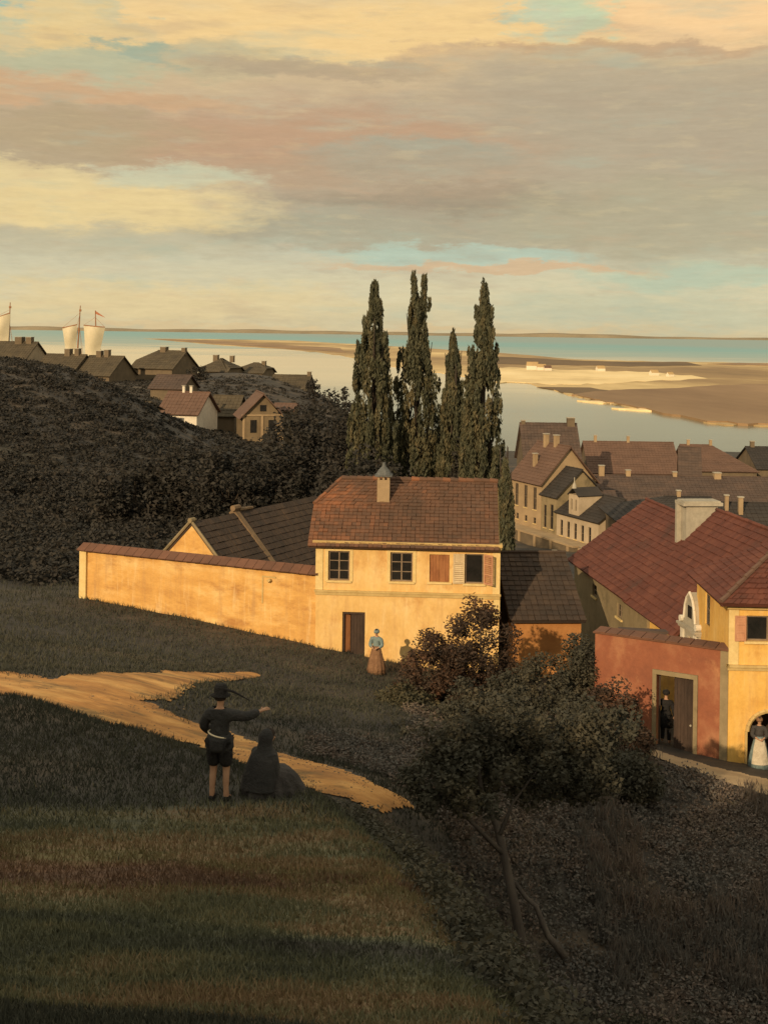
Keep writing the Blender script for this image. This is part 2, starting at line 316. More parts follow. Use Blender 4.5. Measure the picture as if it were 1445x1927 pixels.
M['skin'] = mat('skin', two((.36, .20, .12), (.44, .26, .16)), 6, bump=.05, rough=.6, grain=.05)
M['navy'] = mat('dark_blue_cloth', two((.028, .028, .028), (.046, .044, .042)), 5, bump=.9, bscale=13)
M['black'] = mat('black_cloth', two((.014, .013, .013), (.024, .022, .021)), 5, bump=.9, bscale=13)
M['browncloth'] = mat('brown_cloth', two((.16, .085, .045), (.25, .14, .075)), 5, bump=.9, bscale=13)
M['plumcloth'] = mat('dull_grey_cloth', two((.040, .036, .034), (.066, .060, .056)), 5, bump=.9, bscale=13)
M['bluecloth'] = mat('grey_blue_cloth', two((.13, .18, .18), (.20, .26, .25)), 5, bump=.9, bscale=13)
M['linen'] = mat('linen_cloth', two((.42, .36, .26), (.54, .47, .35)), 5, bump=.9, bscale=13)
M['strap'] = mat('pale_strap', two((.66, .55, .36), (.74, .63, .44)), 5, bump=.1)
M['hair'] = mat('dark_hair', two((.018, .013, .010), (.032, .022, .016)), 9, bump=.3, bscale=40)
M['sand'] = mat('sandy_flats', [(.12, (.20, .135, .07)), (.36, (.32, .215, .105)), (.55, (.50, .36, .17)), (.8, (.78, .60, .30))], .004, (1, .4, 1), 8, bump=0, stain=(.19, .125, .07), stain_scale=.005, grain=.06, bscale=.02)
M['beach'] = mat('pale_beach_sand', two((.56, .42, .21), (.78, .60, .31), (.86, .70, .40)), .012, (1, .5, 1), 7, bump=0, bscale=.05)
M['marsh'] = mat('brown_marsh', two((.11, .075, .042), (.19, .125, .065)), .008, (1, .4, 1), 7, bump=0, bscale=.02)
M['bar'] = mat('red_brown_mudflat', two((.20, .125, .068), (.27, .175, .095), (.37, .24, .13)), .008, (1, .3, 1), 8, bump=0, bscale=.02)
M['farland'] = mat('far_shore', two((.20, .16, .10), (.30, .24, .15)), .002, (1, 1, 1), 6, bump=0, bscale=.02)
# ------------------------------------------------------------------ terrain
VP = []                                                # control points of the valley surface
for q in [(250, 1380, 29.6), (200, 1290, 33), (0, 1300, 30.4), (-250, 1280, 31), (60, 1345, 28.6), (600, 1470, 28), (700, 1480, 28), (560, 1420, 31), (400, 1300, 36.5), (150, 1200, 46),
          (155, 1128, 55), (375, 1172, 52.4), (600, 1222, 50), (680, 1247, 49), (0, 1112, 57), (-200, 1100, 57), (700, 1330, 40), (600, 1300, 43), (850, 1400, 36),
          (1445, 1482, 37), (1200, 1412, 39), (1300, 1424, 40), (1800, 1520, 37), (0, 694, 120), (200, 724, 125), (290, 792, 125), (-200, 680, 120), (45, 707, 230), (310, 716, 240), (480, 712, 260), (590, 735, 240), (-150, 700, 230), (340, 800, 160),
          (470, 826, 160), (130, 980, 85), (400, 985, 85), (-100, 900, 90), (580, 1010, 80), (1090, 1040, 129), (1020, 1078, 92), (985, 1022, 140), (1060, 1062, 124), (1000, 1048, 118)]:
    VP.append(at(*q))
VP += [Vector(q) for q in [(20, 150, 7.6), (25, 138, 7.0), (4.8, 50, 16.0), (8, 60, 15.4), (16, 60, 15.4), (30, 55, 15.6), (30, 38, 16.4), (3, 26, 16.8), (8, 30, 16.5), (14, 32, 16.4), (3, 14, 17.6), (9, 18, 16.9), (20, 15, 17), (9, 4, 17.4),
      (25, -15, 18), (-6, 9, 22), (-12, 18, 22), (-20, 0, 24), (-25, 20, 23.5), (-30, 40, 20.5), (-40, 60, 19.5), (-60, 30, 22), (-20, -30, 25), (10, -35, 21), (40, -30, 18),
      (0, 75, 15.4), (7, 75, 15), (30, 90, 13), (50, 90, 13), (35, 140, 7.5), (60, 150, 6.5), (45, 190, 5), (90, 200, 4.5), (20, 220, 5), (50, 260, 2.5), (100, 270, 2), (0, 250, 6), (10, 180, 8), (-5, 130, 12),
      (60, 315, .6), (110, 315, .6), (20, 310, .8), (-20, 330, .5), (-60, 330, .7), (-110, 330, .8), (110, 345, -2.5), (60, 345, -2.5), (0, 345, -2.5), (-60, 350, -2.5), (-140, 350, -2.5), (150, 345, -2.5),
      (-60, 285, 14), (-110, 285, 14), (-30, 280, 12), (-8, 290, 6), (-120, 120, 26), (-90, 200, 23), (-160, 200, 22), (150, 200, 5), (150, 90, 12), (150, 0, 16), (-150, 0, 25), (-150, 50, 24), (-70, -30, 26), (90, 40, 15.5), (90, -40, 17), (-160, -40, 26)]]
VP = np.array([tuple(q) for q in VP])
def tpsk(r2): return np.where(r2 < 1e-9, 0, .5 * r2 * np.log(np.maximum(r2, 1e-9)))
_n = len(VP); _S = 50.0
_xy = VP[:, :2] / _S
_K = tpsk(((_xy[:, None] - _xy[None]) ** 2).sum(-1)) + np.eye(_n) * 2e-4
_P = np.c_[np.ones(_n), _xy]
_A = np.block([[_K, _P], [_P.T, np.zeros((3, 3))]])
_w = np.linalg.solve(_A, np.r_[VP[:, 2], 0, 0, 0])
def valley(x, y):
    x = np.asarray(x, float).ravel() / _S; y = np.asarray(y, float).ravel() / _S; out = np.empty_like(x)
    for i in range(0, len(x), 20000):
        a, b = x[i:i + 20000], y[i:i + 20000]
        k = tpsk((a[:, None] - _xy[None, :, 0]) ** 2 + (b[:, None] - _xy[None, :, 1]) ** 2)
        out[i:i + 20000] = k @ _w[:_n] + _w[_n] + _w[_n + 1] * a + _w[_n + 2] * b
    return out
def sstep(a, b, v_): t = np.clip((v_ - a) / (b - a), 0, 1); return t * t * (3 - 2 * t)
def lumps(x, y, s, seed=0):
    r = np.random.default_rng(seed); o = np.zeros_like(x)
    for k in range(7):
        a = r.uniform(0, 6.28); f = s * r.uniform(.6, 1.7); o += np.sin((x * math.cos(a) + y * math.sin(a)) * f + r.uniform(0, 6.28))
    return o / 7
def height(x, y):
    x = np.asarray(x, float).ravel(); y = np.asarray(y, float).ravel()
    z = valley(x, y)
    kz = np.interp(y, [-40, -10, 0, 9, 13, 17, 20, 24], [28.5, 28, 27.2, 25.0, 24.15, 23.5, 23.32, 23.2]) + .07 * np.clip(-x - 3, 0, 12) * np.clip((y - 8) / 12, 0, 1) * 0
    xe = np.interp(y, [-40, 0, 9.5, 13, 15.5, 17.5, 20], [3, 1.6, .55, .05, -.5, -1.25, -2.6]) + .12 * lumps(x * 0, y, 2.2, 4)
    ye = np.interp(x, [-40, -6.8, -4, -2.5, -1.3, 3], [25, 22.2, 20.3, 18.8, 17.6, 15]) + .2 * lumps(x, y * 0, 1.4, 5)
    ex, ey = sstep(xe + 5.2, xe, x), sstep(ye + 6.5, ye, y)
    s = np.minimum(ex, ey) * .65 + ex * ey * .35
    z = z * (1 - s) + np.maximum(kz, z) * s
    near = sstep(140, 40, np.hypot(x, y))
    return z + near * (.07 * lumps(x, y, 1.1, 1) + .03 * lumps(x, y, 3.3, 2)) + (1 - near) * .35 * lumps(x, y, .12, 3)
def hz(x, y): return float(height([x], [y])[0])

def axis(*seg):
    o = []
    for a, b, st in seg: o += list(np.arange(a, b, st))
    return np.array(o + [seg[-1][1]])
xs = axis((-190, -60, 5), (-60, -22, 1.6), (-22, 22, .42), (22, 60, 1.6), (60, 190, 5)); ys = axis((-60, -12, 3), (-12, 62, .42), (62, 110, 1.3), (110, 352, 3.2))
gx, gy = np.meshgrid(xs, ys); gz = height(gx, gy)
def grid_mesh(name, gx, gy, gz, keep=None):
    ny, nx = gx.shape; idx = np.arange(nx * ny).reshape(ny, nx)
    f = np.stack([idx[:-1, :-1], idx[:-1, 1:], idx[1:, 1:], idx[1:, :-1]], -1).reshape(-1, 4)
    if keep is not None: f = f[keep.ravel()]
    used, inv = np.unique(f, return_inverse=True); f = inv.reshape(f.shape)
    v_ = np.stack([gx.ravel(), gy.ravel(), gz.ravel()], -1)[used]
    me = bpy.data.meshes.new(name); me.from_pydata(v_.tolist(), [], f.tolist()); me.polygons.foreach_set('use_smooth', [True] * len(f)); return me
hill_me = grid_mesh('hillside', gx, gy, gz.reshape(gx.shape))
hx, hy = gx.ravel(), gy.ravel()
heath_and_shade = sstep(14.4, 18.2, hy + .9 * lumps(hx, hy, .9, 9) + .25 * np.minimum(0, -hx - 3)) * (1 - .25 * sstep(.25, .6, lumps(hx, hy, .35, 12)))  # real heath beyond the path; the knoll crest is darkened to imitate shade
heath_and_shade = np.maximum(heath_and_shade, .85 * sstep(10.2, 9.3, hy + .35 * hx + 1.2 + .5 * lumps(hx, hy, 1.6, 14)))
heath_and_shade = np.maximum(heath_and_shade, sstep(.6, 1.6, hx - np.interp(hy, [0, 9.5, 13, 15.5, 17.5, 20, 24], [1.8, .8, .3, -.2, -.8, -1.5, -2.5])))
ha = hill_me.attributes.new('heath_and_shade', 'FLOAT', 'POINT'); ha.data.foreach_set('value', heath_and_shade.astype('f4'))
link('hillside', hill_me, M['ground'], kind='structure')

def seg_dist(x, y, pl, wd):
    best = np.full(x.shape, 1e9)
    for (a, wa), (b, wb) in zip(zip(pl[:-1], wd[:-1]), zip(pl[1:], wd[1:])):
        dx, dy = b[0] - a[0], b[1] - a[1]; t = np.clip(((x - a[0]) * dx + (y - a[1]) * dy) / (dx * dx + dy * dy), 0, 1)
        best = np.minimum(best, np.hypot(x - a[0] - t * dx, y - a[1] - t * dy) / (wa + (wb - wa) * t))
    return best
def on_ground(px, py, d0=12, d1=120):
    ds = np.linspace(d0, d1, 900); P = [at(px, py, d) for d in ds]
    h = height([q.x for q in P], [q.y for q in P]); k = np.argmax(h >= np.array([q.z for q in P])); return P[k]
def strip(name, pts, wd, m, lift, seed):
    x0, x1 = min(q[0] for q in pts) - 4, max(q[0] for q in pts) + 4; y0, y1 = min(q[1] for q in pts) - 4, max(q[1] for q in pts) + 4
    ax, ay = np.meshgrid(np.arange(x0, x1, .085), np.arange(y0, y1, .085))
    dd = seg_dist(ax, ay, pts, wd) + .22 * lumps(ax, ay, 1.1, seed) + .13 * lumps(ax, ay, 3.5, seed + 1) + .16 * lumps(ax, ay, 9, seed + 2) + .10 * lumps(ax, ay, 24, seed + 3)
    cx, cy = (ax[:-1, :-1] + ax[1:, 1:]) / 2, (ay[:-1, :-1] + ay[1:, 1:]) / 2
    ddc = (dd[:-1, :-1] + dd[1:, 1:]) / 2; hole = lumps(cx, cy, 1.7, seed + 5) + .6 * lumps(cx, cy, 6, seed + 6); keep = ddc + .06 * hole < 1
    z = height(ax, ay).reshape(ax.shape) + lift + .02 * (1 - np.clip(dd, 0, 1)) + .022 * lumps(ax, ay, 4.5, seed + 8) + .012 * lumps(ax, ay, 13, seed + 9)
    return link(name, grid_mesh(name, ax, ay, z, keep), m, kind='structure')
g = lambda *a: tuple(on_ground(*a))[:2]
strip('path', [g(-260, 1295, 24), g(0, 1300, 24), g(130, 1322, 24), g(240, 1345, 24), g(400, 1392, 24), g(520, 1432, 23), g(620, 1468, 23), g(690, 1492, 23), g(760, 1512, 22)], [2.2, 2.2, 2.0, 1.45, 1.0, .95, .9, .6, .2], M['dirt'], .03, 11)
strip('footpath', [g(100, 1300, 24), g(240, 1290, 24), g(350, 1275, 24), g(470, 1270, 24)], [1.3, 1.2, .7, .4], M['dirt'], .034, 21)
strip('road', [g(1150, 1400, 30), g(1240, 1422, 30), g(1330, 1448, 30), g(1445, 1484, 30), g(1640, 1540, 25)], [.25, .55, .75, .9, 1.0], M['road'], .03, 31)

# ------------------------------------------------------------------ water and far shores
def flat(name, pts, z, m, kind='structure', skirt=1.5):
    mb = MB(); n = len(pts); vs = [(q[0], q[1], z) for q in pts] + [(q[0], q[1], z - skirt) for q in pts]
    mb.add(vs, [tuple(range(n))] + [(i, i + n, (i + 1) % n + n, (i + 1) % n) for i in range(n)]); return mb.build(name, m, kind=kind)
def watermat():
    m = bpy.data.materials.new('river_water'); m.use_nodes = True; m.node_tree.nodes.clear(); T = NT(m.node_tree)
    tc = T.n('ShaderNodeTexCoord'); sp = T.n('ShaderNodeSeparateXYZ'); T.l(tc.outputs['Object'], sp.inputs[0])
    mp = T.n('ShaderNodeMapping'); mp.inputs['Scale'].default_value = (.0022, .0045, 1); T.l(tc.outputs['Object'], mp.inputs[0])
    nz = T.n('ShaderNodeTexNoise', i_Scale=1, i_Detail=8, i_Roughness=.6); T.l(mp.outputs[0], nz.inputs['Vector'])
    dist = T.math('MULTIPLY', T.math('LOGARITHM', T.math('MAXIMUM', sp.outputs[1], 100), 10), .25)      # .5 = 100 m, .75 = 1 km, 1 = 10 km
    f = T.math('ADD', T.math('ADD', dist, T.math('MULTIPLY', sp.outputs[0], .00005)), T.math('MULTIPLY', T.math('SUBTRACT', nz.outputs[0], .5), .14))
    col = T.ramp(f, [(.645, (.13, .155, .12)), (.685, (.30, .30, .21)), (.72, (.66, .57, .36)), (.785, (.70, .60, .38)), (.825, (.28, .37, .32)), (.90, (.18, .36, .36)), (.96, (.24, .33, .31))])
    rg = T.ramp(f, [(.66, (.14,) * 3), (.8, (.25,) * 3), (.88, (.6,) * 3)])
    mp2 = T.n('ShaderNodeMapping'); mp2.inputs['Scale'].default_value = (.05, .25, 1); T.l(tc.outputs['Object'], mp2.inputs[0])
    n2 = T.n('ShaderNodeTexNoise', i_Scale=1, i_Detail=6, i_Roughness=.6); T.l(mp2.outputs[0], n2.inputs['Vector'])
    b = T.n('ShaderNodeBump', i_Strength=.05, i_Distance=.3); T.l(n2.outputs[0], b.inputs['Height'])
    bs = T.n('ShaderNodeBsdfPrincipled'); T.l(col, bs.inputs['Base Color']); T.l(rg, bs.inputs['Roughness']); T.l(b.outputs[0], bs.inputs['Normal'])
    bs.inputs['Specular IOR Level'].default_value = .5
    o = T.n('ShaderNodeOutputMaterial'); T.l(bs.outputs[0], o.inputs[0]); return m
M['water'] = watermat()
me = bpy.data.meshes.new('water'); me.from_pydata([(-30000, 60, 0), (30000, 60, 0), (30000, 40000, 0), (-30000, 40000, 0)], [], [(0, 1, 2, 3)])
link('water', me, M['water'], kind='structure')
L0 = lambda px, py: on_level(px, py, .4)
def rag(pts, n=7, j=2.0):
    o = []
    for a, b in zip(pts, pts[1:]):
        for k in range(n):
            t = k / n; o.append((a[0] + (b[0] - a[0]) * t, a[1] + (b[1] - a[1]) * t + (random.uniform(-j, j) if k else 0) * min(1, (a[1] - 622) / 90)))
    return o + [pts[-1]]
near_e = [(270, 637), (420, 650), (560, 659), (640, 668), (740, 690), (860, 706), (940, 715), (1000, 722), (1080, 744), (1140, 759), (1200, 768), (1285, 781), (1330, 795), (1445, 801), (1800, 812)]
far_e = [(1800, 693), (1560, 688), (1445, 683), (1300, 681), (1180, 679), (1080, 676), (940, 664), (800, 655), (660, 647), (560, 641), (400, 638)]
flat('sandbank', [L0(*q) for q in rag(near_e, 7, 2.5) + rag(far_e, 5, 1.2)], .4, M['sand'])
flat('mudflat', [on_level(*q, .9) for q in rag([(1075, 742), (1140, 756), (1230, 772), (1330, 792), (1445, 797), (1800, 806)], 6, 2) + rag([(1800, 730), (1445, 722), (1330, 726), (1200, 732), (1120, 736)], 5, 1.5)], .9, M['bar'])
flat('sand_spit', [on_level(*q, .9) for q in rag([(285, 637.5), (420, 648), (560, 656), (650, 664)], 5, 1) + rag([(640, 655), (520, 648), (400, 641)], 5, .8)], .9, M['bar'])
flat('beach', [on_level(*q, .9) for q in rag([(930, 717), (1000, 720), (1070, 722), (1140, 720), (1230, 715), (1330, 711)], 6, 1.5) + rag([(1300, 705), (1200, 699), (1090, 695), (1000, 692), (930, 690)], 5, 1.5)], .5, M['beach'], skirt=.3)
flat('marsh', [on_level(*q, .9) for q in rag([(1320, 687), (1180, 689), (1060, 686), (930, 684)][::-1], 5, 1) + rag([(1290, 680.5), (1180, 680), (1080, 677.5), (930, 670)], 5, .6)], .6, M['marsh'], skirt=.4)
flat('marsh', [on_level(*q, 1.2) for q in rag([(1010, 726), (1090, 741), (1150, 752), (1190, 758)], 5, 1.5) + rag([(1260, 747), (1200, 738), (1110, 727)], 5, 1.5)], .6, M['marsh'], skirt=.4)
flat('sandbar', [on_level(*q, .5) for q in rag([(1085, 753), (1125, 757.5), (1160, 758.5)], 4, .8) + [(1160, 756.5), (1120, 754)]], .5, M['beach'])
flat('sandbar', [on_level(*q, .5) for q in rag([(1150, 767), (1215, 772), (1283, 777)], 5, .8) + [(1283, 774.5), (1220, 769), (1212, 766.5), (1200, 769)]], .5, M['beach'])
flat('sandbar', [on_level(*q, .8) for q in rag([(1330, 684.5), (1380, 687), (1450, 688)], 3, .6) + rag([(1450, 684), (1390, 682.5)], 3, .5)], .8, M['bar'])
# low wooded shore on the horizon
def ridge(name, x0, x1, d, prof, depth=900):
    mb = MB(); n = 90; vs = []
    for i in range(n):
        px = x0 + (x1 - x0) * i / (n - 1); h = np.interp(px, [a for a, _ in prof], [b for _, b in prof]); h = max(.5, h * (1 + .12 * math.sin(i * 1.3) + .1 * math.sin(i * .57 + 1)))
        X_ = (px - CX) / F
        for k, (dd, hh) in enumerate(((0, -2), (.12, h * .7), (.5, h), (1, -2))): vs.append((X_ * (d + depth * dd), d + depth * dd, hh))
    fs = [(i * 4 + k, (i + 1) * 4 + k, (i + 1) * 4 + k + 1, i * 4 + k + 1) for i in range(n - 1) for k in range(3)]
    mb.add(vs, fs); mb.build(name, M['farland'], kind='structure')
ridge('far_shore', -500, 2000, 13000, [(-500, 44), (0, 44), (200, 30), (420, 34), (560, 38), (800, 28), (950, 38), (1100, 42), (1200, 30), (1330, 20), (1500, 26), (2000, 30)])

# ------------------------------------------------------------------ building kit
def window(par, x, z, wd, ht, y=0, depth=.14, nm='window', fm='frame', bars=(1, 2), sill=True, gl='glass', sillm='trim'):
    """window set into an opening of a wall whose face is at y (facing -y)"""
    f = MB(); b = .055
    yf0, yf1 = y + depth * .5, y + depth * .5 + .06
    f.box(x, x + b, yf0, yf1, z, z + ht); f.box(x + wd - b, x + wd, yf0, yf1, z, z + ht)
    f.box(x + b, x + wd - b, yf0, yf1, z, z + b); f.box(x + b, x + wd - b, yf0, yf1, z + ht - b, z + ht)
    o = f.build(nm, M[fm], par)
    mu = MB()
    for i in range(1, bars[0] + 1):
        xx = x + wd * i / (bars[0] + 1); mu.box(xx - .028, xx + .028, yf0 + .004, yf1 - .01, z + b, z + ht - b)
    for i in range(1, bars[1] + 1):
        zz = z + ht * i / (bars[1] + 1); mu.box(x + b, x + wd - b, yf0 + .012, yf1 - .016, zz - .016, zz + .016)
    if mu.v: mu.build('mullion', M[fm], o)
    nx = bars[0] + 1
    for i in range(nx):
        xa = x + b + (wd - 2 * b) * i / nx; MB().box(xa, xa + (wd - 2 * b) / nx, yf0 + .028, yf0 + .036, z + b, z + ht - b).build('pane', M[gl], o)
    if sill: MB().box(x - .08, x + wd + .08, y - .07, y + .06, z - .08, z - .003).build('sill', M[sillm], o)
    return o
def shutter(par, hinge, wd, ht, ang, m, name='shutter'):
    """leaf hinged at (x,y,z), opening by ang about z"""
    mb = MB(); s = .05
    mb.box(0, s, -.02, .02, 0, ht); mb.box(wd - s, wd, -.02, .02, 0, ht)
    for k in range(4): zz = ht * k / 3 - (s if k == 3 else 0) * 1; mb.box(s, wd - s, -.02, .02, max(0, zz - (s / 2 if 0 < k < 3 else 0)), max(0, zz - (s / 2 if 0 < k < 3 else 0)) + s)
    n = 14
    for k in range(n):
        zz = s + (ht - 2 * s) * (k + .5) / n; mb.add([(s, -.012, zz + .03), (wd - s, -.012, zz + .03), (wd - s, .012, zz - .03), (s, .012, zz - .03)], [(0, 1, 2, 3)])
    o = mb.build(name, M[m], par); o.location = hinge; o.rotation_euler = (0, 0, ang); return o
def chimney(par, x, y, z0, z1, sx=.5, sy=.5, m='white', cap='stone', capped=True):
    o = MB().box(x - sx / 2, x + sx / 2, y - sy / 2, y + sy / 2, z0, z1).build('chimney', M[m], par)
    if capped: MB().box(x - sx / 2 - .07, x + sx / 2 + .07, y - sy / 2 - .07, y + sy / 2 + .07, z1 + .002, z1 + .1).build('chimney_cap', M[cap], o)
    return o
def house(name, label, loc, rz, Lx, Wy, hw, hr, wm, rm, chim=(), wins=(), group=None, cat='house', over=.3, hipL=0, hipR=0, door=None, gable_win=None, z_down=1.5, tile=False, ts=(.24, .30), chm='tanwall', gwall=None):
    """ridge along local x, front wall at y=0 facing -y, origin = front left foot; hipL/hipR = 0 gable .. 1 full hip"""
    e = empty(name, loc, rz, label=label, cat=cat, group=group)
    holes = [(a, a + b, c, c + d) for a, c, b, d in wins]
    if door: holes.append((door[0], door[0] + door[1], 0, door[2]))
    t = .3
    wl = MB(); wl.wall(0, Lx, -z_down, hw, 0, t, holes); wl.wall(0, Lx, -z_down, hw, Wy - t, Wy)
    for side, hp in ((0, hipL), (1, hipR)):
        x0, x1 = (0.001, t) if side == 0 else (Lx - t, Lx - .001)
        top = [(Wy - t, hw), (Wy / 2, hw + hr - hr * hp)] if hp < 1 else [(Wy - t, hw)]
        poly = [(t, -z_down), (Wy - t, -z_down)]
        ya = Wy / 2
        if hp >= 1: poly += [(Wy - t, hw), (t, hw)]
        elif hp > 0:
            zc = hw + hr * (1 - hp); poly += [(Wy - t, hw), (Wy / 2 + Wy / 2 * hp, zc - .05), (Wy / 2 - Wy / 2 * hp, zc - .05), (t, hw)]
        else: poly += [(Wy - t, hw), (Wy / 2, hw + hr - .08), (t, hw)]
        vs = [(x0, a, b) for a, b in poly] + [(x1, a, b) for a, b in poly]; n = len(poly)
        wl.add(vs, [tuple(range(n)), tuple(range(2 * n - 1, n - 1, -1))] + [(i, i + n, (i + 1) % n + n, (i + 1) % n) for i in range(n)], .5)
    wl.build('wall', M[wm], e)
    sl = hr / (Wy / 2); o = over; zr = hw + hr + .05; ze = zr - sl * (Wy / 2 + o)
    def edge(hp, xw, sgn):       # x at ridge, x at eave, hip break
        return (xw + sgn * (hp * Wy / 2 * .9), xw - sgn * o)
    rf = MB(); tl = MB(); th = .1
    rl, el_ = edge(hipL, 0, 1); rr, er = edge(hipR, Lx, -1)
    for sgn, ye in ((1, -o), (-1, Wy + o)):
        def y_at(z): return Wy / 2 - sgn * (zr - z) / sl
        pts = [(el_, ye, ze), (er, ye, ze)]
        if 0 < hipR < 1: zc = zr - hr * hipR; pts.append((er, y_at(zc), zc))
        pts.append((rr if hipR else er, Wy / 2, zr))
        pts.append((rl if hipL else el_, Wy / 2, zr))
        if 0 < hipL < 1: zc = zr - hr * hipL; pts.append((el_, y_at(zc), zc))
        rf.slab(pts if sgn > 0 else pts[::-1], th)
        if tile and sgn > 0:
            zcl = zr - hr * hipL if 0 < hipL < 1 else None
            if zcl:
                mid = y_at(zcl); q = ((zcl - ze) / (zr - ze)); xr_m = er + ((rr if hipR else er) - er) * q
                tl.tiles(pts[0], pts[1], (el_, mid, zcl), (xr_m, mid, zcl), *ts); tl.tiles((el_, mid, zcl), (xr_m, mid, zcl), (rl, Wy / 2, zr), (rr if hipR else er, Wy / 2, zr), *ts)
            else: tl.tiles(pts[0], pts[1], (rl if hipL else el_, Wy / 2, zr), (rr if hipR else er, Wy / 2, zr), *ts)
    for hp, xr_, xe, sg in ((hipL, rl, el_, 1), (hipR, rr, er, -1)):
        if hp:
            zc = zr - hr * hp if hp < 1 else ze; dy = (zr - zc) / sl
            tri = [(xe, Wy / 2 + dy, zc), (xe, Wy / 2 - dy, zc), (xr_, Wy / 2, zr)]
            rf.slab(tri if sg > 0 else tri[::-1], th)
            if tile: tl.tiles(tri[0], tri[1], tri[2], tri[2], *ts)
    r_ = rf.build('roof', M[rm], e)
    if tile: tl.build('roof_tile', M[rm], r_, kind='stuff')
    rd = MB(); x0, x1 = (rl if hipL else el_), (rr if hipR else er); n = max(2, int((x1 - x0) / .38))
    if x1 - x0 > .5:
        for k in range(n): rd.tube([(x0 + (x1 - x0) * k / n, Wy / 2, zr + .03 + random.uniform(-.012, .02)), (x0 + (x1 - x0) * (k + 1.08) / n, Wy / 2, zr + .02)], [.1, .085], 6)
        rd.build('ridge_cap', M[rm], r_, kind='stuff')
    for c in chim: chimney(r_, c[0], c[1], c[2], c[3], *(c[4:6] if len(c) > 4 else (.5, .5)), m=chm)
    for a, c, b, d in wins: window(e, a, c, b, d, bars=(1, 1) if b > .7 else (0, 1))
    if door: MB().box(door[0] + .003, door[0] + door[1] - .003, .1, .16, .02, door[2] - .003).build('door', M['wood'], e)
    return e, r_, zr
# ------------------------------------------------------------------ the yellow house in the middle
HX, HY, HB, HR = -2.62, 50.25, 16.0, R(-3.5)
S = .0215
E = empty('yellow_house', (HX, HY, HB), HR, label='two-storey yellow house with brown tiled roof and four upper windows', cat='house')
HW, HT, HD = 7.42, 5.42, 6.0            # width, wall height, depth
wz, wh = 3.93, 1.17
ho = [(.50, 1.36, wz - .04, wz + wh - .02), (3.02, 3.92, wz - .02, wz + wh - .02), (4.60, 5.40, wz, wz + wh - .06), (6.03, 6.78, wz - .03, wz + wh)]
DR = (1.10, 2.02, .55, 2.62)
wl = MB(); wl.wall(0, HW, -1.6, HT, 0, .35, ho + [DR]); wl.wall(0, HW, -1.6, HT, HD - .35, HD)
for x0, x1 in ((.001, .35), (HW - .35, HW - .001)):
    top = HT + 2.1
    poly = [(.35, -1.6), (HD - .35, -1.6), (HD - .35, HT), (HD / 2 + (1.0 if x0 < 1 else 0), top - (1.0 if x0 < 1 else .1)), (HD / 2 - (1.0 if x0 < 1 else 0), top - (1.0 if x0 < 1 else .1)), (.35, HT)]
    vs = [(x0, a, b) for a, b in poly] + [(x1, a, b) for a, b in poly]; n = len(poly)
    wl.add(vs, [tuple(range(n)), tuple(range(2 * n - 1, n - 1, -1))] + [(i, i + n, (i + 1) % n + n, (i + 1) % n) for i in range(n)], .5)
wl.box(.36, HW - .36, .36, HD - .36, 2.9, 3.05); wl.build('wall', M['yellow'], E)
# cornice, string course, corner strips
mb = MB(); mb.box(-.14, HW + .10, -.20, .30, HT - .02, HT + .10); mb.box(-.08, HW + .06, -.12, -.002, HT - .16, HT - .022); mb.box(-.05, HW + .03, -.07, -.002, HT - .24, HT - .162); mb.build('cornice', M['cornice'], E)
mb = MB(); mb.box(-.06, HW + .06, -.08, -.002, 3.42, 3.50); mb.box(-.03, HW + .03, -.045, -.002, 3.30, 3.418); mb.build('string_course', M['cornice'], E)
for x in (0.0, HW - .26): MB().box(x - .02, x + .28, -.035, -.003, 3.505, HT - .245).build('corner_strip', M['trim'], E)
MB().box(HW - .24, HW + .03, -.05, -.003, 2.5, 3.29).build('corner_strip', M['trim'], E)
# window surrounds
for h in ho[:2]:
    mb = MB(); a, b, c, d = h
    mb.box(a - .14, a - .01, -.028, -.003, c - .05, d + .12); mb.box(b + .01, b + .14, -.028, -.003, c - .05, d + .12); mb.box(a - .009, b + .009, -.026, -.003, d + .01, d + .12)
    mb.build('window_surround', M['trim'], E)
window(E, ho[0][0], ho[0][2], .86, ho[0][3] - ho[0][2], bars=(1, 2)); window(E, ho[1][0], ho[1][2], .90, ho[1][3] - ho[1][2], bars=(1, 2))
o = window(E, ho[3][0], ho[3][2], .75, ho[3][3] - ho[3][2], bars=(0, 0)); o['label'] = 'open window with dark interior'
# closed brown shutters
for k in range(2):
    mb = MB(); x0 = ho[2][0] + .01 + k * .395; mb.box(x0, x0 + .385, .06, .10, ho[2][2] + .01, ho[2][3] - .01)
    for j in range(3): mb.box(x0 + .03 + j * .115, x0 + .125 + j * .115, .048, .0595, ho[2][2] + .05, ho[2][3] - .05)
    tag(mb.build('shutter', M['brownwood'], E), label='closed brown shutter')
MB().box(ho[2][0] - .1, ho[2][1] + .1, -.06, .05, ho[2][2] - .08, ho[2][2] - .003).build('sill', M['trim'], E)
tag(shutter(E, (ho[3][0] - .02, -.05, ho[3][2]), .46, ho[3][3] - ho[3][2], math.pi + .06, 'paleframe'), label='pale louvred shutter folded back against the wall')
tag(shutter(E, (ho[3][1] + .02, -.04, ho[3][2]), .46, ho[3][3] - ho[3][2], -.75, 'pinkwood'), label='salmon louvred shutter standing half open')
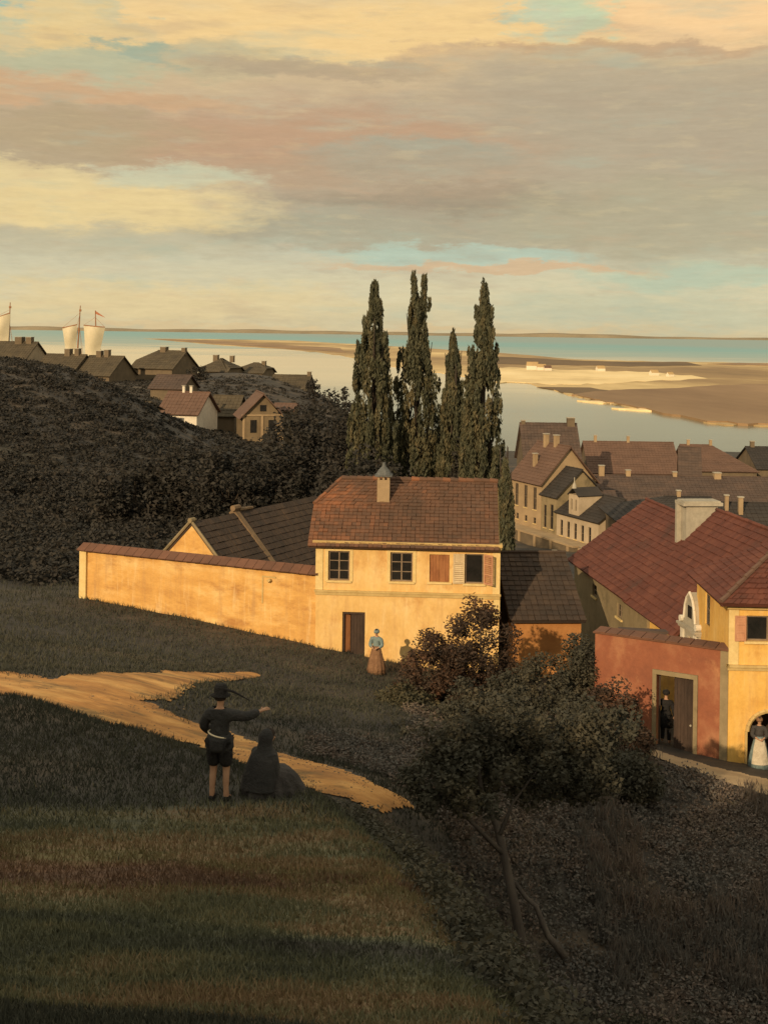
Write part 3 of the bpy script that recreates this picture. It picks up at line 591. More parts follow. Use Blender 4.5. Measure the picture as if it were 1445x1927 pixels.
# door and its leaf
fr = MB(); a, b, c, d = DR; fr.box(a, a + .08, .06, .2, c, d); fr.box(b - .08, b, .06, .2, c, d); fr.box(a + .08, b - .08, .06, .2, d - .1, d); fo = fr.build('door_frame', M['wood'], E)
lf = MB(); lf.box(0, .50, -.02, .02, 0, d - c - .11)
for j in range(4): lf.box(.015 + j * .122, .12 + j * .122, -.032, -.0205, .04, d - c - .15)
lo = lf.build('door', M['wood'], E); lo.location = (a + .34, .14, c + .005)
lf = MB(); lf.box(0, .24, -.02, .02, 0, d - c - .11); lo = lf.build('door', M['brownwood'], E); lo.location = (a + .09, .17, c + .005); lo.rotation_euler = (0, 0, .55)
MB().box(a - .15, b + .15, -.35, -.003, c - .9, c - .05).build('doorstep', M['stone'], E)
# roof: gable to the right, clipped gable to the left
RH, OV = 2.12, .30
slp = RH / (HD / 2); zr = HT + RH + .12; ze = zr - slp * (HD / 2 + OV); hipz = .95; xb = -.30; xe = HW - .04; xr = .72
ym = HD / 2 - hipz / slp; zm = zr - hipz
rf = MB()
rf.slab([(xb, -OV, ze), (xe, -OV, ze), (xe, HD / 2, zr), (xr, HD / 2, zr), (xb, ym, zm)], .11)
rf.slab([(xe, HD + OV, ze), (xb, HD + OV, ze), (xb, HD - ym, zm), (xr, HD / 2, zr), (xe, HD / 2, zr)], .11)
rf.slab([(xb, HD - ym, zm), (xb, ym, zm), (xr, HD / 2, zr)], .11)
RO = rf.build('roof', M['tile'], E)
tl = MB(); tl.tiles((xb - .03, -OV - .04, ze - .03), (xe, -OV - .04, ze - .03), (xb - .03, ym, zm), (xe, ym, zm), .19, .20); tl.tiles((xb - .03, ym, zm), (xe, ym, zm), (xr, HD / 2, zr), (xe, HD / 2, zr), .19, .20)
tl.tiles((xb - .02, HD - ym, zm), (xb - .02, ym, zm), (xr, HD / 2, zr), (xr, HD / 2, zr), .19, .2)
tl.t = [min(1, max(0, .62 * q + .42 * max(0, 1 - tl.v[f_[0]][0] / 2.9) + (.25 if 2.0 < tl.v[f_[0]][0] < 2.75 and tl.v[f_[0]][1] < 2.0 else 0))) for q, f_ in zip(tl.t, tl.f)]   # redder tiles at the left end and below the chimney
tl.build('roof_tile', M['tile'], RO, kind='stuff')
for k in range(20):
    x0, x1 = xr + (xe - xr) * k / 20, xr + (xe - xr) * (k + 1.06) / 20
    MB().tube([(x0, HD / 2, zr + .045 + random.uniform(-.012, .022)), (x1, HD / 2, zr + .03)], [.12, .10], 8).build('ridge_tile', M['tile'], RO)
for k in range(5):
    p0 = Vector((xb, ym, zm)).lerp(Vector((xr, HD / 2, zr)), k / 5); p1 = Vector((xb, ym, zm)).lerp(Vector((xr, HD / 2, zr)), (k + 1.08) / 5)
    MB().tube([p0 + Vector((0, 0, .05)), p1 + Vector((0, 0, .03))], [.1, .085], 7).build('ridge_tile', M['tile'], RO)
# chimney on the front slope
cx_, cy_ = 2.58, 2.05; zc = ze + slp * (cy_ + OV)
CH = MB().box(cx_ - .26, cx_ + .26, cy_ - .26, cy_ + .26, zc - .5, zc + .80).build('chimney', M['tanwall'], RO)
mb = MB()
for dx in (-.2, 0, .2): mb.box(cx_ + dx - .05, cx_ + dx + .05, cy_ - .24, cy_ + .24, zc + 0.802, zc + 0.940)
mb.build('chimney_vent', M['tanwall'], CH)
mb = MB(); mb.box(cx_ - .36, cx_ + .36, cy_ - .34, cy_ + .34, zc + 0.942, zc + 1.010); mb.lathe([(.34, zc + 1.012), (.24, zc + 1.180), (.10, zc + 1.340), (.05, zc + 1.510)], 10, cx=cx_, cy=cy_); mb.build('chimney_cap', M['lead'], CH)
MB().box(cx_ - .85, cx_ + .30, cy_ - .36, cy_ - .30, zc - .22, zc - .12).build('flashing', M['tile'], CH)

# ------------------------------------------------------------------ garden wall left of the house
a, b = Vector(at(603, 1100, 50.35)), Vector(at(158, 1100, 55.2))
ln = (b.xy - a.xy).length; ang = math.atan2(a.y - b.y, a.x - b.x); GW = empty('garden_wall', (b.x, b.y, 17.0), ang, label='long weathered ochre garden wall with tiled coping, left of the yellow house', cat='wall')
topz = 20.05 - 17.0
mb = MB(); n = 40
prof_top = [topz + .03 * math.sin(k * .9) for k in range(n + 1)]
for k in range(n):
    x0, x1 = ln * k / n, ln * (k + 1) / n
    mb.add([(x0, 0, -1.5), (x1, 0, -1.5), (x1, 0, topz), (x0, 0, topz)], [(0, 1, 2, 3)], .5); mb.add([(x0, .4, -1.5), (x1, .4, -1.5), (x1, .4, topz), (x0, .4, topz)], [(3, 2, 1, 0)], .5)
mb.add([(0, 0, -1.5), (0, 0, topz), (0, .4, topz), (0, .4, -1.5)], [(0, 1, 2, 3)], .5)
mb.build('wall', M['oldwall'], GW)
MB().box(-.16, .2, -.12, .5, -1.5, topz - .002).build('buttress', M['trim'], GW)
mb = MB(); mb.box(-.2, ln - .01, -.16, .2, topz + .002, topz + .09); cop = mb.build('coping', M['coping'], GW)
nt = int(ln / .42)
for k in range(nt):
    x0, x1 = -.22 + (ln + .2) * (k + .02) / nt, -.22 + (ln + .2) * (k + .98) / nt; j = random.uniform(-.012, .012)
    MB().slab([(x0, -.26, topz + .07 + j), (x1, -.26, topz + .07 - j), (x1, .22, topz + .33 + j), (x0, .22, topz + .33 - j)], .05).build('coping_tile', M['coping'], GW)
MB().slab([(-.22, .66, topz + .07), (-.22, .225, topz + .33), (ln - .02, .225, topz + .33), (ln - .02, .66, topz + .07)], .05).build('coping', M['browntile'], GW)
bx = ln - 2.35
mb = MB(); mb.tube([(bx, -.10, topz - .38), (bx + .07, -.13, topz - .46)], [.09, .07], 8); mb.box(bx - .36, bx - .30, -.03, -.002, topz - 1.4, topz - .25); mb.box(bx - .297, bx + .3, -.028, -.002, topz - .31, topz - .25); mb.build('drain_spout', M['cornice'], GW)

# outbuildings behind the garden wall
def gable_shed(name, label, apex, half, zr, length, yaw, rm, wm, parapet=True, hw=1.6, rise=2.0):
    e = empty(name, (apex.x, apex.y, zr - hw - rise), yaw, label=label, cat='outbuilding')
    # gable faces local -y; ridge runs to +y
    mb = MB(); mb.prism([(-half, -2), (half, -2), (half, hw), (0, hw + rise), (-half, hw)], 0, .3); mb.build('wall', M[wm], e)
    for sg in (-1, 1): MB().box(min(sg * half, sg * (half - .25)), max(sg * half, sg * (half - .25)), .302, length, -2, hw).build('side_wall', M[wm], e)
    sl = rise / half; o = .2; rf = MB()
    for sg in (-1, 1):
        q = [(sg * (half + o), -.05, hw - sl * o + .05), (0, -.05, hw + rise + .05), (0, length, hw + rise + .05), (sg * (half + o), length, hw - sl * o + .05)]
        rf.slab(q if sg < 0 else q[::-1], .1)
    r_ = rf.build('roof', M[rm], e)
    tl = MB()
    for sg in (-1, 1): tl.tiles((sg * (half + o), 0, hw - sl * o + .06), (sg * (half + o), length, hw - sl * o + .06), (0, 0, hw + rise + .06), (0, length, hw + rise + .06), .3, .34)
    tl.build('roof_tile', M[rm], r_, kind='stuff')
    for sg in (-1, 1):
        mb = MB(); mb.tube([(sg * (half + o), -.1, hw - sl * o + .12), (0, -.1, hw + rise + .14)], [.075, .075], 6); mb.build('verge', M['mudwall'] if not parapet else M['greywall'], r_)
    mb = MB(); mb.tube([(0, -.2, hw + rise + .16), (0, .15, hw + rise + .16)], [.13, .13], 8); mb.build('finial', M['greywall'], r_)
    return e
e = gable_shed('outbuilding', 'long dark-roofed outbuilding showing its small ochre gable above the garden wall', at(362, 985, 60), 2.9, at(362, 985, 60).z, 11.6, R(-28), 'shedtile', 'oldwall', rise=2.9, hw=.9)
mb = MB(); hh = .9 + 2.9
mb.slab([(-.05, 3.5, hh + .3), (3.15, 3.5, .9 - .15), (3.15, 3.85, .9 - .15), (-.05, 3.85, hh + .3)], .35); mb.tube([(0, 3.4, hh + .32), (0, 3.95, hh + .32)], [.16, .16], 8); mb.tube([(0, 3.95, hh + .2), (0, 5.2, hh + .16)], [.10, .08], 6); mb.build('party_wall', M['barewall'], e)

# ------------------------------------------------------------------ shed to the right of the yellow house
e = empty('lean_to', at(958, 1225, 51.2) + Vector((0, 0, -1.2)), R(4), label='low brown-roofed lean-to with orange wall at the right end of the yellow house', cat='shed')
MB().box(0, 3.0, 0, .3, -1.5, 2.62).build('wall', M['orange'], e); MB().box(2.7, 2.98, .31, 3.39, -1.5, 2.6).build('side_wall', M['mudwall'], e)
rf = MB(); rf.slab([(-.05, -.25, 2.5), (3.15, -.25, 2.5), (3.1, 3.6, 4.6), (-.05, 3.6, 4.6)], .12); r_ = rf.build('roof', M['shedtile'], e)
MB().tiles((-.05, -.28, 2.5), (3.15, -.28, 2.5), (-.05, 3.6, 4.6), (3.1, 3.6, 4.6), .26, .3).build('roof_tile', M['shedtile'], r_, kind='stuff')
MB().tube([(-.05, 3.6, 4.66), (3.1, 3.6, 4.66)], [.08, .08], 6).build('ridge_cap', M['shedtile'], r_)
mb = MB(); mb.box(0, 3.0, 3.4, 3.7, -1.5, 4.4); mb.build('back_wall', M['mudwall'], e)

# ------------------------------------------------------------------ the long red-roofed row on the right
def row_frame(p0, p1): return math.atan2(p1[1] - p0[1], p1[0] - p0[0])
P0, P1 = (9.5, 60.7), (11.3, 44.6)
ra = row_frame(P0, P1)                                   # local x runs towards the viewer, local -y faces left
def rowpt(x): t = x / math.hypot(P1[0] - P0[0], P1[1] - P0[1]); return (P0[0] + (P1[0] - P0[0]) * t, P0[1] + (P1[1] - P0[1]) * t)
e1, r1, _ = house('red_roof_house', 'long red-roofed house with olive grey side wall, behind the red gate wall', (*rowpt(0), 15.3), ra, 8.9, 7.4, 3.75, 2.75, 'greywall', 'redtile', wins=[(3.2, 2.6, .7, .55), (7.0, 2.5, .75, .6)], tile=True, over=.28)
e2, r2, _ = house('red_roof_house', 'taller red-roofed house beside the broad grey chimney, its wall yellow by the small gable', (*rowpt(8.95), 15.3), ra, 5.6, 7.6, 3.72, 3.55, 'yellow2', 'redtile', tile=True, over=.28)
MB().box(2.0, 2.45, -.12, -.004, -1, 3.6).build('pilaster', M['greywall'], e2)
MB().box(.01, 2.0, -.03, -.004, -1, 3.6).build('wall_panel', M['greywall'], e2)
# broad chimney between the two roofs, set on the lower one
ch = MB(); ch.box(7.2, 8.0, 2.7, 4.1, 5.4, 7.42); CH = ch.build('chimney', M['stone'], r1)
mb = MB(); mb.box(7.06, 8.14, 2.52, 4.28, 7.422, 7.56); mb.box(7.14, 8.06, 2.6, 4.2, 7.562, 7.62); mb.build('chimney_cap', M['stone'], CH)
mb = MB(); mb.box(7.18, 7.4, 2.5, 2.695, 4.7, 7.418); mb.build('chimney_pier', M['stone'], CH)
# baroque gable
bx0 = rowpt(15.05); e = empty('gabled_porch', (bx0[0] - .02, bx0[1], 15.75), ra, label='small grey baroque gable with scrolls, squeezed between the long red roof and the golden house', cat='building')
mb = MB(); mb.wall(0, 1.7, 0, 3.55, 0, .35, [(.6, 1.1, 2.3, 3.35)]); mb.build('wall', M['stone'], e)
mb = MB(); mb.box(-.06, 1.76, -.12, .36, 3.553, 3.64); mb.box(-.1, 1.8, -.18, .36, 3.642, 3.72); mb.build('cornice', M['stone'], e)
outl = [(-.02, 3.722), (1.72, 3.722), (1.42, 3.92), (1.32, 4.4), (1.14, 4.72), (.85, 4.95), (.56, 4.72), (.38, 4.4), (.28, 3.92)]
mb = MB(); mb.prism(outl, .0, .3); G = mb.build('gable', M['stone'], e)
mb = MB()
for a, b in zip(outl[2:], outl[3:]): mb.tube([(a[0], -.02, a[1]), (b[0], -.02, b[1])], [.05, .05], 6)
mb.build('gable_trim', M['white'], G)
for x in (.06, 1.64): MB().tube([(x, -.1, 3.84), (x, .2, 3.84)], [.12, .12], 10).build('scroll', M['white'], G)
MB().box(.66, 1.04, -.02, -.004, 4.02, 4.46).build('attic_window', M['glass'], G)
for x in (.08, 1.38): MB().box(x, x + .24, -.08, -.004, 1.5, 3.55).build('pilaster', M['white'], e)
window(e, .6, 2.3, .5, 1.05, bars=(1, 2), fm='paleframe')
mb = MB(); mb.slab([(0, .3, 3.75), (.85, .3, 4.9), (.85, 3.0, 4.9), (0, 3.0, 3.75)], .08); mb.slab([(.85, .3, 4.9), (1.7, .3, 3.75), (1.7, 3.0, 3.75), (.85, 3.0, 4.9)], .08); mb.build('roof', M['redtile'], e)

# golden house at the right edge
gc = at(1370, 1285, 40); GB = 15.9
e = empty('golden_house', (gc.x, gc.y, GB), R(-2), label='golden yellow house with arched gateway and hipped red roof at the right edge', cat='house')
GH = 21.32 - GB; Lg, Dg = 5.2, 2.45
AR = (.62, 2.12, -1.2, 2.05)
z0 = at(1420, 1206, 40).z - GB
win = (.55, 1.27, z0, z0 + .82)
wl = MB(); wl.wall(0, Lg, -1.2, GH, 0, .35, [AR, win, (3.2, 3.95, z0, z0 + .82)])
# arch head filling the top of the opening
ax0, ax1, _, az1 = AR; rad = (ax1 - ax0) / 2; na = 12; cz = az1 - rad * .92
arc = [(ax0 + rad - rad * math.cos(math.pi * k / na), cz + rad * .9 * math.sin(math.pi * k / na)) for k in range(na + 1)]
for k in range(na):
    (xa, za), (xb_, zb) = arc[k], arc[k + 1]
    wl.add([(xa, .0, za), (xb_, .0, zb), (xb_, .0, az1), (xa, .0, az1), (xa, .35, za), (xb_, .35, zb), (xb_, .35, az1), (xa, .35, az1)], [(0, 1, 2, 3), (7, 6, 5, 4), (0, 4, 5, 1)], .5)
wl.build('wall', M['yellow2'], e)
MB().wall(0, Lg, -1.2, GH, Dg + 2, Dg + 2.35).build('back_wall', M['yellow2'], e)
# side wall (faces left) in its own frame
sw = bpy.data.objects.new('side_wall', None)
mb = MB(); wside = [(.75, 1.35, z0 - .15, z0 + .85)]
mm = MB(); mm.wall(0, Dg + 2 - .36, -1.2, GH, 0, .33, [(Dg - 1.35 - .1, Dg - .75 + .02, z0 - .25, z0 + .85)])
mb.v = [(yy, Dg + 2 - .001 - xx, zz) for xx, yy, zz in mm.v]; mb.f = mm.f; mb.t = mm.t
bpy.data.objects.remove(sw); mb.build('side_wall', M['yellow2'], e)
yl0 = Dg + 2 - .001 - (Dg - .73)
f = MB(); f.box(.045, .09, yl0 + .0, yl0 + .6, z0 - .25, z0 + .85); wq = f.build('window', M['glass'], e)
mb = MB(); mb.box(.025, .044, yl0 + .0, yl0 + .05, z0 - .25, z0 + .85); mb.box(.025, .044, yl0 + .55, yl0 + .6, z0 - .25, z0 + .85); mb.box(.025, .044, yl0 + .051, yl0 + .549, z0 + .3, z0 + .35); mb.build('frame', M['frame'], wq)
window(e, win[0], win[2], .72, .82, bars=(0, 0)); window(e, 3.2, win[2], .75, .82, bars=(1, 1))
tag(shutter(e, (win[0] - .02, -.05, z0), .36, .82, math.pi + .05, 'pinkwood'), label='salmon louvred shutter folded back')
tag(shutter(e, (win[1] + .02, -.05, z0), .36, .82, -.06, 'pinkwood'), label='salmon louvred shutter folded back')
mb = MB(); mb.box(-.07, Lg, -.1, -.002, 3.42, 3.50); mb.box(-.04, Lg, -.05, -.002, 3.32, 3.418); mb.box(-.07, -.002, -.1, Dg, 3.42, 3.5); mb.build('string_course', M['cornice'], e)
mb = MB(); mb.box(-.16, Lg, -.2, .3, GH + .002, GH + .1); mb.box(-.08, Lg, -.1, -.002, GH - .12, GH); mb.box(-.16, .3, .302, Dg + 2, GH + .002, GH + .1); mb.build('cornice', M['cornice'], e)
for x in (0.0,): MB().box(x - .02, x + .3, -.035, -.003, 3.505, GH - .125).build('corner_strip', M['trim'], e)
mb = MB()
for k in range(na):
    (xa, za), (xb_, zb) = arc[k], arc[k + 1]; mb.tube([(xa, -.02, za), (xb_, -.02, zb)], [.075, .075], 6)
mb.box(ax0 - .08, ax0 - .005, -.06, -.003, -1, cz); mb.box(ax1 + .005, ax1 + .08, -.06, -.003, -1, cz); mb.build('arch_moulding', M['cornice'], e)
mb = MB(); mb.box(.36, Lg - .1, 1.9, 1.98, -1.2, 3.3); mb.build('passage_wall', M['wood'], e)
o_ = .38; zE = GH + .1; ap = (2.55, 2.2, zE + 1.85); rf = MB(); tl = MB(); far = Dg + 2 + o_
q1 = [(-o_, -o_, zE), (Lg + o_, -o_, zE), (Lg - 1.5, 2.2, zE + 1.85), ap]; q2 = [(-o_, far, zE), (-o_, -o_, zE), ap]; q3 = [(Lg + o_, far, zE), (-o_, far, zE), ap, (Lg - 1.5, 2.2, zE + 1.85)]
for q in (q1, q2, q3): rf.slab(q, .1)
r_ = rf.build('roof', M['redtile'], e); tl.tiles(q1[0], q1[1], q1[3], q1[2], .2, .22); tl.tiles(q2[0], q2[1], q2[2], q2[2], .2, .22); tl.build('roof_tile', M['redtile'], r_, kind='stuff')
for k in range(9):
    p0 = Vector(q1[0]).lerp(Vector(ap), k / 9); p1 = Vector(q1[0]).lerp(Vector(ap), (k + 1.08) / 9); MB().tube([p0 + Vector((0, 0, .09)), p1 + Vector((0, 0, .06))], [.09, .075], 7).build('ridge_tile', M['rustroof'], r_)

# red gate wall with open gate
w0, w1 = at(1118, 1300, 42.3), at(1372, 1300, 40.05)
wa = math.atan2(w1.y - w0.y, w1.x - w0.x); wl_ = (w1.xy - w0.xy).length - .02; WB = 16.0
e = empty('red_gate_wall', (w0.x, w0.y, WB), wa, label='high red plastered wall with a stone framed gateway, left of the golden house', cat='wall')
ztop = at(1370, 1226, 40).z - WB
gx0 = wl_ * (1238 - 1118) / (1372 - 1118) + .02; gx1 = wl_ * (1308 - 1118) / (1372 - 1118); gzt = at(1270, 1272, 41).z - WB
mb = MB(); mb.wall(0, wl_, -1.2, ztop, 0, .4, [(gx0, gx1, -1.2, gzt)]); mb.build('wall', M['redwall'], e)
mb = MB(); mb.box(-.05, wl_ - .01, -.1, .5, ztop + .002, ztop + .05); mb.build('coping', M['coping'], e)
nt = int(wl_ / .4)
for k in range(nt):
    x0, x1 = wl_ * (k + .03) / nt, wl_ * (k + .97) / nt; j = random.uniform(-.01, .01)
    MB().slab([(x0, -.14, ztop + .085 + j), (x1, -.14, ztop + .085 - j), (x1, .5, ztop + .13), (x0, .5, ztop + .13)], .03).build('coping_tile', M['coping'], e)
mb = MB(); mb.box(gx0 - .14, gx0 - .003, -.06, .3, -1.2, gzt); mb.box(gx1 + .003, gx1 + .14, -.06, .3, -1.2, gzt); mb.box(gx0 - .14, gx1 + .14, -.07, .3, gzt + .003, gzt + .15); mb.build('gate_frame', M['greywall'], e)
MB().box(wl_ - .28, wl_ - .02, -.05, -.003, -1.2, ztop - .02).build('pilaster', M['greywall'], e)
gd = MB(); gwid = (gx1 - gx0) * .56; gd.box(0, gwid, -.03, .03, -.2, gzt - .03); go = gd.build('gate_leaf', M['wood'], e); go.location = (gx1 - gwid, .2, 0)
for j in range(6): MB().box(gx1 - gwid + .01 + j * gwid / 6, gx1 - gwid - .01 + (j + 1) * gwid / 6, .155, .1695, -.15, gzt - .06).build('plank', M['wood'], go).matrix_parent_inverse = Matrix.Translation((-(gx1 - gwid), -.2, 0))
gd = MB(); gd.box(0, gwid * .55, -.03, .03, -.2, gzt - .03); go = gd.build('gate_leaf', M['wood'], e); go.location = (gx0 + .03, .24, 0); go.rotation_euler = (0, 0, 1.9)
MB().tube([(gx1 - .12, .15, 1.15), (gx1 - .12, .10, 1.15)], [.035, .035], 8).build('gate_knob', M['stone'], e)
# yard wall seen through the gate
q0, q1_ = at(1225, 1300, 46.5), at(1285, 1300, 46.3)
e = empty('yard_wall', (q0.x, q0.y, 15.8), math.atan2(q1_.y - q0.y, q1_.x - q0.x), label='sunlit yellow yard wall seen through the open gate', cat='wall')
mb = MB(); mb.wall(-1.2, 1.6, -.8, 3.0, 0, .3); mb.build('wall', M['yellow2'], e); MB().box(-1.25, 1.65, -.05, .36, 3.003, 3.1).build('coping', M['browntile'], e)

# ------------------------------------------------------------------ the street running down to the river
Q0, Q1 = (15.5, 148.0), (22.2, 132.6); qa = row_frame(Q0, Q1)
def qpt(x, off=0): t = x / math.hypot(Q1[0] - Q0[0], Q1[1] - Q0[1]); return (Q0[0] + (Q1[0] - Q0[0]) * t - math.sin(qa) * off, Q0[1] + (Q1[1] - Q0[1]) * t + math.cos(qa) * off)
house('town_house', 'tan town house with three tall windows and brown roof atop the descending street', (*qpt(0), 8.0), qa, 6.9, 7.4, 5.0, 4.0, 'tanwall', 'rustroof', over=.35, z_down=4, tile=True, ts=(.36, .42), group='houses of the descending street',
      wins=[(.9, 1.7, .75, 2.6), (3.0, 1.7, .75, 2.6), (5.1, 1.7, .75, 2.6), (1.2, .1, .6, .7), (3.2, .1, .6, .7), (5.2, .1, .6, .7)], chim=[(2.2, 3.4, 8.4, 10.1, .5, .5), (4.2, 3.6, 8.4, 10.1, .5, .5), (3.1, 1.4, 6.2, 7.9, .45, .45)])
house('town_house', 'narrow grey house with steep dark roof between the tan and white street houses', (*qpt(7.0), 7.4), qa, 3.2, 6.5, 4.4, 2.9, 'greywall', 'darkroof', over=.25, z_down=4, tile=True, ts=(.36, .42), group='houses of the descending street', wins=[(.5, .6, .6, 2.6), (1.9, .6, .7, 2.8)])
eb, rb, _ = house('town_house', 'low white street house with five dark windows and small dormer tower', (*qpt(10.3), 6.9), qa, 8.4, 6.5, 3.3, 2.2, 'palewall', 'darkroof', over=.25, z_down=4, tile=True, ts=(.36, .42), group='houses of the descending street',
      wins=[(.8 + 1.42 * k, .75, .55, 1.75) for k in range(5)])
mb = MB(); mb.wall(2.6, 4.6, 3.4, 5.6, -.05, .3, [(2.95, 3.3, 3.9, 5.1), (3.85, 4.2, 3.9, 5.1)]); mb.box(2.6, 2.8, .31, 3, 3.4, 5.6); mb.box(4.4, 4.6, .31, 3, 3.4, 5.6); dm = mb.build('dormer', M['palewall'], eb)
mb = MB(); mb.slab([(2.45, -.2, 5.55), (3.6, -.2, 6.4), (3.6, 3, 6.4), (2.45, 3, 5.55)], .1); mb.slab([(3.6, -.2, 6.4), (4.75, -.2, 5.55), (4.75, 3, 5.55), (3.6, 3, 6.4)], .1); mb.build('dormer_roof', M['darkroof'], dm)
MB().lathe([(.28, 6.3), (.22, 6.6), (.06, 7.0), (.04, 7.5)], 8, cx=3.6, cy=0).build('finial', M['stone'], dm)
for k, x in enumerate((2.95, 3.85)): MB().box(x, x + .35, .12, .17, 3.9, 5.1).build('pane', M['glass'], dm)
# terrace wall below the facades
t0, t1 = qpt(-1.5, -2.7), qpt(17, -2.9)
e = empty('terrace_wall', (*t0, 4.5), math.atan2(t1[1] - t0[1], t1[0] - t0[0]), label='brown terrace wall running below the descending street facades', cat='wall')
mb = MB(); mb.box(0, 20, 0, .5, -4, 3.1); mb.build('wall', M['mudwall'], e); MB().box(-.1, 20.1, -.12, .62, 3.102, 3.3).build('coping', M['tanwall'], e)
for k in range(6): MB().box(1.2 + k * 3.5, 1.6 + k * 3.5, -.1, -.004, -2, 3.1).build('pilaster', M['tanwall'], e)
flat('pavement', [(*qpt(-4, -2.2), 0)[:2], (*qpt(19, -2.4), 0)[:2], (*qpt(19, .4), 0)[:2], (*qpt(-4, .4), 0)[:2]], 7.55, M['road'], skirt=4)
g0 = at(1043, 1034, 96); e = empty('gate_post', (g0.x, g0.y, hz(g0.x, g0.y)), 0, label='slim tan post standing below the descending street', cat='post')
MB().box(-.15, .15, -.15, .15, -.5, 1.5).build('shaft', M['tanwall'], e); MB().box(-.2, .2, -.2, .2, 1.502, 1.62).build('cap', M['palewall'], e)

# roofs of the lower town
def roofhouse(nm, label, pxl, pxr, pyr, d, z0, Wy, hw, rm, wm='mudwall', yaw=0, chim=(), hipL=0, hipR=0, wins=(), grp='dark roofs of the lower town', **kw):
    a = at(pxl, pyr, d); b = at(pxr, pyr, d); L = (b - a).length / math.cos(yaw); zr = (a.z + b.z) / 2
    hr = zr - z0 - hw; f = Vector((a.x, a.y - Wy / 2, z0))
    c = [(x * L, Wy / 2 + yy, hw + hr - .9, hw + hr + hh * .8, ss * .75, ss * .75) for x, yy, hh, ss in chim]
    return house(nm, label, f, yaw, L, Wy, hw, hr, wm, rm, chim=c, hipL=hipL, hipR=hipR, wins=wins, group=grp, over=.4, tile=True, ts=(.5, .55), **kw)
roofhouse('town_house', 'tall brown house with a stubby end chimney, rising against the river', 982, 1080, 797, 186, 6, 13, 5, 'browntile', 'mudwall', chim=[(.93, 0, 1.1, 1.5), (.02, 0, .5, .8)], chm='mudwall', grp='houses of the lower town')
roofhouse('town_house', 'long reddish roofed house by the river, right of the tall brown house', 1100, 1262, 832, 205, 4, 12, 4, 'rustroof', chim=[(.12, 0, 1.3, .6), (.5, 0, 1.2, .6)], grp='houses of the lower town')
roofhouse('town_house', 'brown gabled house with slot windows in the lower town', 1268, 1300, 842, 188, 4.5, 9, 4.5, 'browntile', yaw=R(-12), grp='houses of the lower town', wins=[(1.0, 4, .5, 1.5)] if False else ())
roofhouse('town_house', 'long brown hip-roofed house by the river near the right edge', 1282, 1402, 838, 210, 4, 13, 4, 'rustroof', hipR=1, chim=[(.1, 0, 1.1, .6), (.45, 0, 1.1, .6)], grp='houses of the lower town')
roofhouse('town_house', 'dark roofed house cut by the right edge beside the river', 1405, 1560, 842, 214, 4, 13, 4, 'darkroof', chim=[(.06, 0, 1.2, .9), (.3, 0, 1.0, .6)], chm='mudwall', grp='houses of the lower town')
roofhouse('town_house', 'long low dark roof in front of the reddish riverside roofs', 1122, 1480, 897, 165, 4.5, 11, 4, 'browntile', chim=[(.025, 0, 1.6, .9), (.165, 0, .9, .8), (.41, 0, .7, .7), (.63, -.2, .7, 1.2)], grp='houses of the lower town')
roofhouse('town_house', 'dark hipped roof between the long low roof and the broad chimney', 1150, 1330, 935, 128, 7.5, 12, 4, 'darkroof', hipL=1, chim=[(.7, 0, .8, .5)], grp='houses of the lower town')
roofhouse('town_house', 'dark roof with pale chimneys at the right edge behind the broad chimney', 1350, 1560, 948, 112, 8, 11, 4, 'darkroof', chim=[(.05, -1, 1.0, .4), (.16, -1.5, .9, .5)], hipL=0, grp='houses of the lower town')
roofhouse('town_house', 'small brown roof with pale gable patch right of the white street house', 1108, 1150, 925, 141, 6.5, 8, 4.5, 'browntile', wm='palewall', hipL=0, grp='houses of the lower town')

# ------------------------------------------------------------------ houses on the left hill
HG = 'houses along the left ridge'
def hillhouse(label, pxl, pxr, pyr, pye, d, Wy, rm, wm, yaw=R(-14), chim=(), wins=(), hipL=0, hipR=0, zfoot=None, grp=HG, chm='mudwall', **kw):
    a, b = at(pxl, pyr, d + Wy / 2), at(pxr, pyr, d + Wy / 2); L = (b.x - a.x) / math.cos(yaw)
    zr = at((pxl + pxr) / 2, pyr, d + Wy / 2).z; ze = at((pxl + pxr) / 2, pye, d).z; hr = zr - ze
    zf = zfoot if zfoot is not None else ze - 2.4; hw = ze - zf
    f = Vector((a.x + math.sin(yaw) * Wy / 2, a.y - math.cos(yaw) * Wy / 2, zf))
    c = [(x * L, Wy / 2, hw + hr - .8, hw + hr + hh, ss, ss) for x, hh, ss in chim]
    return house('hill_house', label, f, yaw, L, Wy, hw, hr, wm, rm, chim=c, wins=[(x * L, hw - 1.7, ww, 1.1) for x, ww in wins], hipL=hipL, hipR=hipR, group=grp, over=.4, z_down=5, chm=chm, tile=True, ts=(.55, .6), **kw)
hillhouse('grey roofed house with two dark chimneys at the left end of the ridge', -60, 80, 643, 676, 228, 9, 'thatch', 'palewall', chim=[(.76, .9, 1.4), (.9, .9, 1.1)], wins=[(.62, .8)])
hillhouse('grey roofed house with a dark gable, second from the left on the ridge', 92, 168, 667, 702, 224, 9, 'thatch', 'mudwall', chim=[(.55, 1.0, 1.1), (.8, 1.1, .9)], yaw=R(-20))
hillhouse('grey roofed ridge house whose gable stands right of two stubby chimneys, third from the left', 172, 237, 670, 705, 222, 9, 'thatch', 'mudwall', chim=[(.28, .9, 1.0), (.52, 1.1, .9)], yaw=R(-20))
hillhouse('large grey roofed house standing highest in the middle of the ridge', 275, 354, 660, 692, 235, 10, 'thatch', 'mudwall', chim=[(.47, .7, 1.2), (.97, .6, .8)], hipL=.6, yaw=R(-20))
hillhouse('hip-roofed grey house right of the large ridge house', 392, 444, 674, 698, 250, 9, 'thatch', 'mudwall', chim=[(.3, .6, 1.0), (.9, .5, .8)], hipL=.8, hipR=.8)
